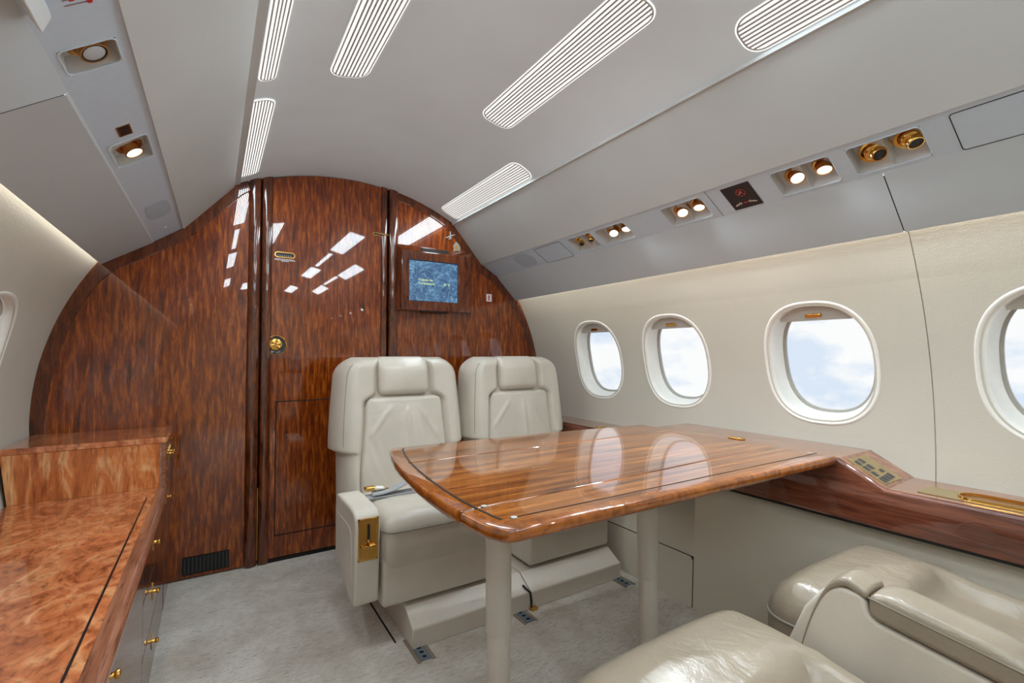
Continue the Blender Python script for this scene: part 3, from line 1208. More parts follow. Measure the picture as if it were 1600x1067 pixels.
def trim_path(poly, side):
    """border that follows the visible outline: overhead boards first, then the round side wall"""
    pts = []
    for (a, b) in zip(poly[:-1], poly[1:]):
        for k in range(8):
            t = k / 8
            pts.append((a[0] + (b[0] - a[0]) * t, a[1] + (b[1] - a[1]) * t))
    t0 = atan2(poly[-1][1] - ZC, side * (poly[-1][0] - XC))
    for t in lin_(t0, -.62, 34):
        pts.append((XC + side * RW * cos(t), ZC + RW * sin(t)))
    for _ in range(6):                       # ease the corners of the inner line
        q = pts[:]
        for k in range(1, len(pts) - 1):
            q[k] = ((pts[k - 1][0] + 2 * pts[k][0] + pts[k + 1][0]) / 4, (pts[k - 1][1] + 2 * pts[k][1] + pts[k + 1][1]) / 4)
        pts = q
    L = []
    n = len(pts)
    for k in range(n):
        a, b = pts[max(k - 1, 0)], pts[min(k + 1, n - 1)]
        t = Vector((b[0] - a[0], b[1] - a[1])).normalized()
        nr = Vector((t.y, -t.x))
        if nr.x * (XC - pts[k][0]) + nr.y * (.8 - pts[k][1]) < 0:
            nr = -nr
        P = lambda q: (pts[k][0] + nr.x * q, pts[k][1] + nr.y * q)
        row = []
        for q, y in ((TW, YB + .001), (TW, YB - .0035), (TW - .004, YB - .006), (-.022, YB - .006), (-.022, YB + .001)):
            x, z = P(q)
            if side > 0:
                x = max(x, .862)
            else:
                x = min(x, .136)
            row.append((x, y, z))
        L.append(row)
    return MB().loft(L)


def arc_pt(x):
    return (x, arc_z(x, RC + .002))


emit('border_trim', trim_path([arc_pt(.136), (.072, 1.782), (-.118, 1.557), (-.225, 1.484), (-.400, 1.371)], -1), 'bulkhead_trim', bh, angle=12)
emit('border_trim', trim_path([arc_pt(.862), arc_pt(.95), arc_pt(1.05), arc_pt(1.13), (1.203, 1.766), (1.389, 1.548), (1.508, 1.479), (1.642, 1.343)], 1), 'bulkhead_trim', bh, angle=12)


def post(xa, xb, proud, zt):
    """half round upright moulding"""
    L = []
    n = 14
    xm, hw = (xa + xb) / 2, (xb - xa) / 2
    sec = [(xm - hw * cos(pi * k / n), YB - proud * (sin(pi * k / n) ** .7)) for k in range(n + 1)]
    sec = [(xa, YB + .02)] + sec + [(xb, YB + .02)]
    for f in (0, 1):
        L.append([(x, y, (0.004 if f == 0 else arc_z(x, RC + .008))) for x, y in sec])
    return MB().loft(L)


emit('upright_moulding', post(0.136, 0.1865, .020, 0), 'bulkhead_trim', bh)
emit('upright_moulding', post(0.812, 0.862, .020, 0), 'bulkhead_trim', bh)

door = structure(thing('door_1', '', 'door', (0.495, YB, 0)))
del door['label']
del door['category']
emit('door_panel', bulk_panel(0.236, 0.770, RC - .004, YB - .002, YB + .02, zb=.018), 'bulkhead', door, bevel=.002)
emit('door_stile', post(0.1925, 0.2365, .016, 0), 'bulkhead_trim', door)
emit('door_stile', post(0.7695, 0.8025, .012, 0), 'bulkhead_trim', door)
# recessed joint of the lower hatch
sq = [(0.262, .124), (0.262, .768), (0.720, .768), (0.720, .124)]
for (xa, za), (xb, zb) in zip(sq, sq[1:] + sq[:1]):
    g = .0024
    emit('hatch_joint', MB().box(min(xa, xb) - g, max(xa, xb) + g, YB - .0028, YB - .0015, min(za, zb) - g, max(za, zb) + g), 'gap', door)
# brass edge strip in the gap by the door
emit('edge_strip', MB().box(0.187, 0.1905, YB + .006, YB + .02, .02, .36), 'gold_dark', door)
hd = emit('door_handle', MB().lathe([(.047, 0), (.047, .004), (.0435, .0065), (.041, .005), (.036, .0035), (.030, .003)], (0.2585, YB - .0022, 1.043), (0, -1, 0), 40), 'smoked', door)
hd['label'] = 'round smoked glass door plate with gold rosette'
emit('plate_ring', MB().tube([(0.2585 + .0455 * cos(2 * pi * k / 40), YB - .0075, 1.043 + .0455 * sin(2 * pi * k / 40)) for k in range(40)], .0026, 8, closed=True), 'gold', hd)
mb = MB().lathe([(.030, .003), (.0305, .012), (.028, .017), (.024, .0185), (.0, .017)], (0.256, YB - .002, 1.045), (0, -1, 0), 40, cap=False)
emit('gold_rosette', mb, 'gold', hd)
for k in range(6):
    an = k * pi / 3 + .3
    mb = MB().rbox(-.012, .012, -.003, .003, -.0055, .0055, .003, (3, 1, 2))
    mb.map(lambda p: (0.256 + (p.x + .014) * cos(an) - p.z * sin(an), YB - .0205 + p.y, 1.045 + (p.x + .014) * sin(an) + p.z * cos(an)))
    emit('rosette_petal', mb, 'gold', hd)


def pill(cx, cz, hw, hh, y, dy, n=8):
    return MB().prism([(cx + x, y, cz + z) for x, z in stadium(hw, hh, min(hw, hh) * .98, n)], (0, dy, 0))


ind = emit('occupied_indicator', pill(.2935, 1.4865, .0465, .0145, YB - .0035, .002), 'gold', door)
emit('indicator_window', pill(.2935, 1.4865, .0415, .0098, YB - .0042, .001), 'black', ind)
mb = MB()
for k in range(7):
    mb.box(.2605 + .0095 * k, .2645 + .0095 * k, YB - .0046, YB - .0044, 1.479, 1.484)
emit('indicator_mark', mb, 'badge', ind)
mb = MB()
for k, (w_, z) in enumerate(((.044, 1.4635), (.046, 1.4585), (.016, 1.4535))):
    x = .2935 - w_
    while x < .2935 + w_ - .002:
        L = random.uniform(.004, .009)
        mb.box(x, min(x + L, .2935 + w_), YB - .0032, YB - .0028, z, z + .0032)
        x += L + .0018
emit('fine_print', mb, 'white', door)
emit('bolt_plate', pill(.745, 1.652, .022, .0075, YB - .0048, .003), 'gold', door)
emit('bolt_slot', pill(.744, 1.652, .0175, .0038, YB - .0055, .001), 'gap', door)
mb = MB().box(.758, .806, YB - .017, YB - .010, 1.6495, 1.655)
emit('bolt_bar', mb, 'gold', door, bevel=.0015)
emit('door_sill', MB().box(.192, .803, YB - .004, YB + .02, .0, .016), 'gap', bh)

# return air vent low on the bulkhead
v_ = thing('air_return_vent', 'dark rectangular air return grille low on the wooden bulkhead', 'vent', (-.013, YB, .022))
emit('vent_frame', MB().box(-.102, .076, YB - .004, YB - .001, .022, .100), 'gap', v_)
for k in range(12):
    x = -.096 + k * .0145
    emit('vent_slat', MB().box(x, x + .0075, YB - .0062, YB - .004, .027, .095), 'vent', v_)

# stickers on the bulkhead
st_ = emit('sticker', MB().prism([(x, YB - .0014, z) for x, z in ((1.430, 1.326), (1.466, 1.326), (1.466, 1.372), (1.430, 1.372))], (0, .0008, 0)), 'white')
tag(st_, 'small white sticker with red symbols on the wood right of the screen', 'sticker')
mb = MB()
for zc in (1.338, 1.352):
    mb.ngon([(1.447 + .0075 * cos(2 * pi * k / 12), YB - .0018, zc + .0055 * sin(2 * pi * k / 12)) for k in range(12)])
mb.box(1.4445, 1.4505, YB - .0019, YB - .0017, 1.352, 1.367)
emit('red_symbols', mb, 'red', st_)['kind'] = 'stuff'
mb = MB()
mb.ngon([(x, YB - .008, z) for x, z in ((1.150, 1.686), (1.152, 1.682), (1.178, 1.694), (1.210, 1.708), (1.212, 1.713), (1.180, 1.703))])
mb.ngon([(x, YB - .0083, z) for x, z in ((1.176, 1.726), (1.181, 1.727), (1.186, 1.700), (1.184, 1.682), (1.178, 1.676), (1.174, 1.690), (1.177, 1.706))])
mb.ngon([(x, YB - .0083, z) for x, z in ((1.168, 1.678), (1.190, 1.685), (1.190, 1.689), (1.168, 1.682))])
pe = emit('plane_emblem', mb, 'badge')
tag(pe, 'tiny silver airplane shaped emblem on the bulkhead border above the screen', 'emblem')
mb = MB().prism([(x, YB - .002, z) for x, z in ((1.204, 1.600), (1.246, 1.596), (1.250, 1.630), (1.246, 1.652), (1.232, 1.668), (1.222, 1.670), (1.210, 1.655), (1.202, 1.648), (1.206, 1.625))], (0, .0015, 0))
bd = emit('badge', mb, 'badge')
tag(bd, 'small silver and ochre badge on the wood at the top right of the screen', 'emblem')
emit('ochre_patch', MB().ngon([(1.222 + .014 * cos(2 * pi * k / 7), YB - .0024, 1.634 + .016 * sin(2 * pi * k / 7)) for k in range(7)]), 'badge_yellow', bd)
emit('dark_patch', MB().ngon([(x, YB - .0024, z) for x, z in ((1.210, 1.603), (1.240, 1.600), (1.243, 1.618), (1.212, 1.616))]), 'smoked', bd)

# ------------------------------------------------------------------ information screen in its wooden box
mon = thing('information_screen', 'wood framed screen showing outside air temperature on blue marbled background', 'screen', (1.06, YB, 1.24))
yb, yf = YB - .001, YB - .062
bx = (0.838, 1.322, 1.238, 1.612)
fx = (0.868, 1.288, 1.243, 1.572)
sx = (0.912, 1.206, 1.298, 1.522)


def rect(r, y):
    return [(r[0], y, r[2]), (r[1], y, r[2]), (r[1], y, r[3]), (r[0], y, r[3])]


mb = MB().loft([rect(bx, yb), rect(bx, yb - .010), rect(fx, yf), rect((sx[0] - .003, sx[1] + .003, sx[2] - .003, sx[3] + .003), yf), rect((sx[0] - .003, sx[1] + .003, sx[2] - .003, sx[3] + .003), yf + .012)], caps=False)
emit('wood_frame', mb, 'bulkhead_trim', mon, bevel=.003, angle=30)
emit('screen_surround', MB().quad(*rect((sx[0] - .004, sx[1] + .004, sx[2] - .004, sx[3] + .004), yf + .011)), 'black', mon)
scr = emit('screen', MB().quad(*rect(sx, yf + .009)), 'screen', mon)
mb = MB()
text(mb, 'Outside Air', (sx[0] + .055, yf + .0082, 1.411), (1, 0, 0), (0, 0, 1), .0180)
text(mb, 'Temperature', (sx[0] + .055, yf + .0082, 1.391), (1, 0, 0), (0, 0, 1), .0180)
text(mb, '29 \u00b0F', (sx[0] + .205, yf + .0082, 1.391), (1, 0, 0), (0, 0, 1), .0180)
emit('screen_text', mb, 'screen_text', scr)
for zz, nm in ((1.5755, 1), (1.2395, -1)):
    mb = MB()
    y0, y1 = yf + .012, yf + .030
    if nm > 0:
        f = lambda y: fx[3] + (bx[3] - fx[3]) * (y - yf) / (yb - .010 - yf) + .0008
    else:
        f = lambda y: fx[2] + (bx[2] - fx[2]) * (y - yf) / (yb - .010 - yf) - .0008
    mb.quad((.985, y0, f(y0)), (1.150, y0, f(y0)), (1.150, y1, f(y1)), (.985, y1, f(y1)))
    mb.prism([(.985, yf + .004, f(yf)), (1.150, yf + .004, f(yf)), (1.150, y1, f(y1)), (.985, y1, f(y1))], (0, 0, nm * .004))
    emit('cooling_slot', mb, 'black', mon)

# ------------------------------------------------------------------ side ledge along the right wall
LY = [YA + .02, 0.0, 0.08, 0.16, 0.575, 0.690, 1.40, 1.51, 1.60, YB - .004]
LZ = [0.620, 0.620, 0.620, 0.620, 0.620, 0.685, 0.685, 0.622, 0.622, 0.622]
ledge = thing('side_ledge', 'long lacquered wood ledge under the right hand windows with raised middle', 'ledge', (1.7, 0.9, .505))


def station(y, T):
    w = wall_pt(1, y, T).x - .002
    q = .044 * (smooth(1.45, 1.60, y) + 1 - smooth(.0, .16, y))
    return [(1.600 + q, y, .508), (1.600 + q, y, T - .012), (1.603 + q, y, T - .004), (1.610 + q, y, T)], [(1.610 + q, y, T), (w, y, T), (w, y, .508)]


front, topc = [], []
for y, T in zip(LY, LZ):
    a, b = station(y, T)
    front.append(a)
    topc.append(b)
mb = MB()
mb.loft(front, caps=False, closed=False)
emit('front_board', mb, 'ledge', ledge, angle=60)
mb = MB()
mb.loft([[c[0], c[1]] for c in topc], caps=False, closed=False)
emit('top_board', mb, 'ledge_top', ledge, angle=10)
mb = MB().box(1.6015, 1.66, .10, 1.47, .500, .5085)
emit('lower_edge', mb, 'gap', ledge)
# sloping brass control plate
sl = Vector((0, .115, .065)).normalized()
nrm = Vector((0, -.065, .115)).normalized()
mid = Vector((1.694, .6325, .6525))


def ramp_pt(a, b, d):
    """a along x, b up the slope"""
    return mid + Vector((1, 0, 0)) * a + sl * b + nrm * d


def plate(a0, a1, b0, b1, d0, d1):
    return MB().prism([ramp_pt(a0, b0, d0), ramp_pt(a1, b0, d0), ramp_pt(a1, b1, d0), ramp_pt(a0, b1, d0)], nrm * (d1 - d0))


cp = emit('control_plate', plate(-.062, .062, -.056, .052, -.002, .0022), 'brass', ledge)
cp['label'] = 'brass seat control plate with dark buttons'
for (a, b) in ((-.036, .030), (-.004, .034), (-.036, .006), (-.006, .008), (-.036, -.018), (.020, -.014), (-.040, -.043), (-.020, -.041), (.004, -.039), (.026, -.037)):
    big = (a, b) not in ((.020, -.014),)
    emit('button', plate(a - .007, a + .007, b - (.0095 if big else .006), b + (.0095 if big else .006), .0022, .0040), 'smoked', cp)
# recessed brass drink rail in the lower ledge
zt = .620
rail_o = [(x, y) for x, y in stadium(.050, .36, .012)]
cxr_, cyr_ = 1.690, .155
emit('drink_rail', MB().prism([(cxr_ + x, cyr_ + y, zt + .0004) for x, y in rail_o], (0, 0, .0018)), 'brass', ledge)
inn = [(cxr_ - .002 + x, cyr_ - .03 + y) for x, y in stadium(.036, .31, .035)]
emit('rail_floor', MB().prism([(x, y, zt + .0024) for x, y in inn], (0, 0, .0008)), 'gold_dark', ledge)
mb = MB().loft([[(x, y, zt + .0022) for x, y in inn], [(x, y, zt + .0085) for x, y in inn], [(cxr_ - .002 + (x - cxr_ + .002) * 1.07, cyr_ - .03 + (y - cyr_ + .03) * 1.012, zt + .0085) for x, y in inn],
                [(cxr_ - .002 + (x - cxr_ + .002) * 1.12, cyr_ - .03 + (y - cyr_ + .03) * 1.016, zt + .0022) for x, y in inn]], caps=False)
emit('rail_rim', mb, 'gold', ledge)
for k in range(22):
    y = -.16 + k * .019
    emit('rail_rib', MB().box(cxr_ - .030, cxr_ + .026, y, y + .006, zt + .0032, zt + .0045), 'brass', ledge)
emit('table_latch', MB().rbox(1.628, 1.656, 1.015, 1.070, .684, .692, .004, (3, 4, 1)), 'gold', ledge)
emit('table_latch', MB().rbox(1.655, 1.705, 1.795, 1.822, .621, .629, .004, (4, 3, 1)), 'gold', ledge)

# ------------------------------------------------------------------ dining table
TZ = .690
table = thing('dining_table', 'glossy brown wood table with curved end in front of the pair of seats', 'table', (1.0, 1.1, 0))
OUT_L = [(.512, 1.535), (.492, 1.505), (.470, 1.42), (.449, 1.32), (.433, 1.21), (.422, 1.10), (.416, 1.00), (.414, .915), (.417, .85), (.421, .80), (.428, .755), (.440, .728), (.462, .716)]
NEARX = [(.462, .716), (.80, .712), (1.15, .708), (1.598, .700)]


def left_x(y):
    P = sorted([(b, a) for a, b in OUT_L])
    if y <= P[0][0]:
        return P[0][1]
    for (ya, xa), (yb_, xb) in zip(P[:-1], P[1:]):
        if ya <= y <= yb_:
            return xa + (xb - xa) * (y - ya) / (yb_ - ya)
    return P[-1][1]


def near_y(x):
    return .716 - .016 * (x - .462) / 1.136


def far_y(x):
    t = (x - .512) / 1.088
    return 1.535 - .030 * t - .045 * t * t


def slab(outline, z0, z1, rnd=.012):
    """board with rounded edges: outline list of (x,y), inset copies for the edge roll"""
    n = len(outline)
    cx = sum(p[0] for p in outline) / n
    cy = sum(p[1] for p in outline) / n
    return MB().prism([(x, y, z0) for x, y in outline], (0, 0, z1 - z0))


def leaf(ylo, yhi, lo_fn=None, hi_fn=None):
    ys = [ylo + (yhi - ylo) * k / 14 for k in range(15)]
    return ys


seam_n = lambda x: .846 + .036 * (x - .42) / 1.18
seam_f = lambda x: 1.300 - .012 * (x - .42) / 1.18
G = .0009
# near leaf
nl = [(x, near_y(x)) for x in lin_(.462, 1.598, 12)] + [(1.598, seam_n(1.598) - G)] + [(left_x(.846), seam_n(.42) - G)]
nl += [(left_x(y), y) for y in lin_(.846, .720, 12)[1:-1]]
mn = [(1.598, seam_n(1.598) + G), (1.598, seam_f(1.598) - G), (left_x(1.30), seam_f(.42) - G)] + [(left_x(y), y) for y in lin_(1.30, .846, 16)[1:-1]] + [(left_x(.846), seam_n(.42) + G)]
fl = [(1.598, seam_f(1.598) + G)] + [(x, far_y(x)) for x in lin_(1.598, .525, 14)] + [(left_x(y), y) for y in lin_(1.530, 1.30, 8)[:-1]] + [(left_x(1.30), seam_f(.42) + G)]
for nm, ol, lb in (('table_leaf', nl, 'near leaf'), ('table_leaf', mn, 'middle leaf'), ('table_leaf', fl, 'far leaf')):
    o = emit(nm, MB().prism([(x, y, TZ - .024) for x, y in ol], (0, 0, .024)), 'table', table, bevel=.0045, angle=40, segs=3)
# lighter rim round the curved end and the near edge, rolled
rim_o = [(left_x(y), y) for y in lin_(1.525, .735, 40)] + [(.440, .7275), (.450, .7195)] + [(x, near_y(x)) for x in lin_(.462, 1.598, 20)]
rim_in = []
for i, (x, y) in enumerate(rim_o):
    a = rim_o[max(i - 1, 0)]
    b = rim_o[min(i + 1, len(rim_o) - 1)]
    t = Vector((b[0] - a[0], b[1] - a[1])).normalized()
    rim_in.append(Vector((-t.y, t.x)))


def rim_loop(i, items):
    x, y = rim_o[i]
    n = rim_in[i]
    return [(x + n.x * q, y + n.y * q, z) for q, z in items]


sec = [(.026, TZ + .0006), (.0, TZ + .0006), (-.0045, TZ - .0008), (-.0072, TZ - .0045), (-.0078, TZ - .012), (-.0070, TZ - .020), (-.003, TZ - .0245), (.004, TZ - .0260), (.02, TZ - .0260)]
for ia, ib in ((0, 33), (34, len(rim_o) - 1)):
    emit('table_rim', MB().loft([rim_loop(i, sec) for i in range(ia, ib + 1)]), 'table_rim', table, angle=50)
ink = [(.0270, TZ + .0009), (.0325, TZ + .0009), (.0325, TZ + .0002), (.0270, TZ + .0002)]
emit('inlay_line', MB().loft([rim_loop(i, [(q + .004, z) for q, z in ink]) for i in range(0, 39)]), 'inlay', table)
emit('inlay_line', MB().loft([[(x, near_y(x) + .046 + d, TZ + z) for d, z in ((0, .0008), (.0028, .0008), (.0028, .0002), (0, .0002))] for x in lin_(.478, 1.598, 8)]), 'inlay', table)
for (x, y) in ((.470, .850), (.486, .762), (1.575, .758)):
    emit('hinge_dot', MB().lathe([(.0065, 0), (.0065, .0012), (.004, .0016), (0, .0016)], (x, y, TZ + .0004), (0, 0, 1), 16), 'badge', table)
emit('underframe', MB().box(.56, 1.52, .86, 1.36, TZ - .058, TZ - .0245), 'shell', table, bevel=.01)
for lx in (.653, 1.229):
    lg = emit('table_leg', MB().lathe([(.0335, .265), (.0345, .268), (.0345, TZ - .06)], (lx, 1.1, 0), (0, 0, 1), 40), 'leg', table)
    emit('lower_leg', MB().lathe([(.0345, 0.001), (.0345, .008), (.0302, .010), (.0302, .268)], (lx, 1.1, 0), (0, 0, 1), 40), 'leg', lg)


# ------------------------------------------------------------------ seats
def frame_w(z):
    if z > .598:
        return .304 - .032 * ((z - .598) / .39) ** 1.5
    return .304 - .030 * smooth(.598, .580, z)


def y_rec(z):
    return .40 + .055 * (z - .45) / .5


def panel_half(z):
    return .198 - .074 * smooth(.790, .835, z) - .022 * smooth(.45, .80, z) * (1 - smooth(.79, .83, z))


def frame_front(x, z):
    w = frame_w(z)
    t = min(1, abs(x) / w)
    dep = .150 * (max(0, 1 - t ** 7)) ** .5
    y = y_rec(z) + .135 - dep
    y -= .020 * exp(-((abs(x) - .245) / .055) ** 2)
    p = panel_half(z)
    y += .034 * (1 - smooth(p - .006, p + .020, abs(x)))
    return y


def top_round(z):
    q = smooth(.90, .985, z) * max(0, (z - .90) / .085)
    return 1 - .24 * max(0, (z - .895) / .090) ** 2.6


def backrest_parts(root, mats=('leather', 'leather_dark'), back=None):
    off_ = (lambda p: p) if back is None else (lambda p: Vector((p[0] * .94, p[1] + back[0] + back[1] * (p[2] - .45), p[2])))
    N_ = 97
    ts = [sin(-pi / 2 + pi * k / (N_ - 1)) for k in range(N_)]
    zs = [.365, .38, .42, .46, .50, .54, .565, .578, .584, .590, .596, .602, .61, .63, .66, .69, .72, .75, .775, .79, .80, .81, .82, .83, .84, .86, .88, .90, .915, .93, .942, .953, .962, .970, .977, .982, .985]
    loops = []
    for z in zs:
        w = frame_w(z)
        tr = top_round(z)
        sh = 0.0
        if z > .945:
            sh = 1 - sqrt(max(0, 1 - ((z - .945) / .0405) ** 2))
        lp = []
        for t in ts:
            x = w * t
            y = frame_front(x, z)
            yb_ = y_rec(z) + .135
            y = y + (yb_ - .055 - y) * sh * .8
            lp.append((x * tr, y, z))
        yb_ = y_rec(z) + .135
        for t in (.97, .8, .5, 0, -.5, -.8, -.97):
            lp.append((w * t * tr, yb_ + .010 * (1 - t * t) - .03 * sh, z))
        loops.append(lp)
    emit('back_frame', MB().loft(loops).map(off_), mats[0], root, angle=70)

    def pf(p):
        z = p.z
        k = (z - .40) / .412
        hw = panel_half(z) if z < .79 else panel_half(.785)
        x = p.x * (hw + .002) / .185
        if z > .76:
            q = (z - .76) / .052
            lim = hw - .035 + .035 * sqrt(max(0, 1 - q * q))
            x = max(-lim, min(lim, x)) if abs(x) > hw - .04 else x
        y = p.y + y_rec(z)
        u = max(0, 1 - (x / hw) ** 2)
        v = max(0, 1 - ((z - .60) / .24) ** 4)
        if p.y < .01:
            y -= .012 * u * v
            y -= .0070 * exp(-((x - .012 - .06 * (.74 - z)) / .0080) ** 2) * smooth(.52, .62, z) * (1 - smooth(.745, .78, z))
            y -= .0055 * exp(-((x + .135 - .75 * (z - .68)) / .012) ** 2) * smooth(.62, .67, z) * (1 - smooth(.745, .785, z))
            y -= .0050 * exp(-((x - .10 + .62 * (z - .70)) / .012) ** 2) * smooth(.60, .65, z) * (1 - smooth(.745, .785, z))
            y -= .0025 * exp(-((x - .055 + .15 * (z - .70)) / .010) ** 2) * smooth(.60, .65, z) * (1 - smooth(.72, .77, z))
            y -= .0012 * sin(x * 130 + z * 60) * exp(-((z - .60) / .10) ** 2) * exp(-((abs(x) - .15) / .04) ** 2)
        return (x, y, z)
    emit('back_cushion', MB().rbox(-.185, .185, -.004, .052, .375, .812, .018, (46, 1, 40), pf).map(off_), mats[0], root, angle=70)

    def hf(p):
        z = p.z
        u = max(0, 1 - (p.x / .115) ** 2)
        v = max(0, 1 - ((z - .90) / .085) ** 2)
        y = p.y + y_rec(z)
        if p.y < .03:
            y -= .014 * u * v
            y += .022 * smooth(.93, .985, z)
        return (p.x * (1 + .02 * (z - .9)), y, z)
    emit('headrest', MB().rbox(-.1165, .1165, -.014, .100, .818, .988, .030, (12, 4, 10), hf).map(off_), mats[0], root, angle=70)
    # stitched seams
    pth = [(sx_ * (panel_half(z) + .010), frame_front(sx_ * (panel_half(z) + .010), z) - .0004, z) for sx_ in (1,) for z in lin_(.40, .79, 24)]
    for s in (-1, 1):
        p_ = [(s * .885 * frame_w(z) * top_round(z), frame_front(.885 * frame_w(z), z) - .001, z) for z in lin_(.43, .578, 8)] if False else []
        p_ = [(s * .88 * frame_w(z) * top_round(z), frame_front(.88 * frame_w(z), z) + .0002 + (.012 * max(0, (z - .945) / .04) ** 2), z) for z in lin_(.615, .955, 26)]
        emit('stitched_seam', MB().tube(p_, .0015, 6).map(off_), mats[1], root)


def cushion_parts(root, z0, z1, mats, recessed=False, hw=.226, depth=.50):
    def cf(p):
        x, y, z = p
        if p.z > (z0 + z1) / 2:
            k = (p.z - (z0 + z1) / 2) / ((z1 - z0) / 2)
            u = max(0, 1 - (x / hw) ** 4)
            v = max(0, 1 - ((y - depth * .42) / (depth * .60)) ** 4)
            z += .018 * u * v * k
            if recessed:
                z += .016 * max(0, 1 - ((y - .13) / .16) ** 2) * u * k
                rc = smooth(.205, .245, y) * (1 - smooth(.140, .165, abs(x)))
                z -= .034 * rc * k
                z -= .016 * smooth(.10, .45, y) * k
                z += .0040 * exp(-((y - .19 - .25 * (x + .05)) / .012) ** 2) * smooth(-.19, -.05, x) * k
                z += .0035 * exp(-((y - .14 + .35 * x) / .012) ** 2) * (1 - smooth(0.02, .16, x)) * k
            else:
                z -= .012 * smooth(.15, .45, y) * k
        if p.y < .05:
            y -= .010 * max(0, 1 - ((p.z - (z0 + z1) / 2) / ((z1 - z0) / 2)) ** 2) * max(0, 1 - (x / hw) ** 4)
            y += .018 * smooth(z0 + .10, z0, p.z)
        return (x, y, z)
    emit('seat_cushion', MB().rbox(-hw, hw, 0, depth, z0, z1, .062 if recessed else .045, (28, 34, 8), cf), mats[0], root, angle=70)
    zz = z1 - (.058 if recessed else .040)
    pt = [(-hw, .30, zz), (-hw - .0005, .15, zz), (-hw - .0005, .06, zz)]
    for k in range(9):
        an = pi + pi / 2 * k / 8
        rr = .062 if recessed else .045
        pt.append((-hw + rr + (rr + .0005) * cos(an), rr + (rr + .0005) * sin(an) - .006 * k / 8, zz))
    mid_ = [(x, -.0065 - .0040 * (1 - (x / hw) ** 4) * .9, zz) for x in lin_(-hw + .075, hw - .075, 12)]
    right = [(-x, y, z) for x, y, z in reversed(pt)]
    emit('piping', MB().tube(pt + mid_ + right, .0030, 7), mats[1], root)


def base_parts(root, xa, xb, life_text=True):
    prof = [(-.050, .0), (-.050, .066), (.030, .112), (.34, .112), (.34, .0)]
    ob = emit('base_box', MB().prism([(xa, y, z) for y, z in prof], (xb - xa, 0, 0)), 'shell', root, bevel=.004)
    if life_text:
        t = MB()
        n_up = Vector((0, .0799, .046)).normalized()
        text(t, 'LIFE VEST', (life_text, -.024, .0826), (1, 0, 0), n_up, .014)
        t.map(lambda p: p + Vector((0, -.0006, .0009)))
        emit('life_vest_lettering', t, 'white', ob)
    emit('skirt', MB().rbox(-.222, .222, .020, .44, .122, .335, .016, (4, 4, 4), lambda p: (p.x, p.y + .03 * (.335 - p.z), p.z)), 'leather_base', root)


def far_seat(cx, label, box, lettering, arm):
    o = thing('leather_armchair', label, 'armchair', (cx, 1.60, 0), local=True)
    backrest_parts(o)
    cushion_parts(o, .238, .428, ('leather', 'leather_dark'))
    base_parts(o, box[0] - cx, box[1] - cx, lettering - cx)
    if arm:
        # aisle side armrest, folded down, with a brass release on its front
        pr = [(.020, .300), (.014, .420), (.022, .452), (.045, .468), (.10, .472), (.29, .470), (.315, .455), (.318, .42), (.315, .255), (.285, .232), (.10, .158), (.045, .150), (.030, .158)]
        a = emit('armrest', MB().prism([(-.318, y, z) for y, z in pr], (.084, 0, 0)), 'leather_base', o, bevel=.010, segs=3)
        sp = [(.060, .34), (.072, .390), (.105, .405), (.29, .405), (.29, .265), (.10, .195), (.062, .19)]
        emit('side_panel', MB().prism([(-.3195, y, z) for y, z in sp], (.006, 0, 0)), 'leather_base', a, bevel=.002)
        fy = lambda z: .0135 + .006 * (.44 - z) / .13
        for (x0, x1, z0, z1) in ((-.309, -.302, .306, .448), (-.248, -.241, .306, .448), (-.309, -.241, .306, .316), (-.309, -.241, .438, .448)):
            emit('brass_frame', MB().prism([(x0, fy(z0) - .003, z0), (x1, fy(z0) - .003, z0), (x1, fy(z1) - .003, z1), (x0, fy(z1) - .003, z1)], (0, .010, 0)), 'gold', a, bevel=.0015)
        emit('brass_plate', MB().quad((-.302, .0135, .316), (-.248, .0135, .316), (-.248, .0122, .438), (-.302, .0122, .438)), 'gold', a)
        emit('lever_slot', MB().box(-.279, -.271, .0085, .0125, .365, .428), 'black', a)
        emit('release_lever', MB().rbox(-.300, -.250, .002, .013, .350, .361, .004, (5, 1, 1)), 'gold', a)
        emit('lever_tip', MB().lathe([(.006, 0), (.007, .004), (.004, .010), (0, .011)], (-.2745, .0115, .372), (0, -1, 0), 14), 'gold', a)
    return o


far_seat(.725, 'pale grey leather seat by the door with a folded belt on its cushion', (.584, 1.0665), .800, True)
far_seat(1.334, 'pale grey leather seat beside the right hand wall, facing the camera', (1.0695, 1.555), 1.310, False)


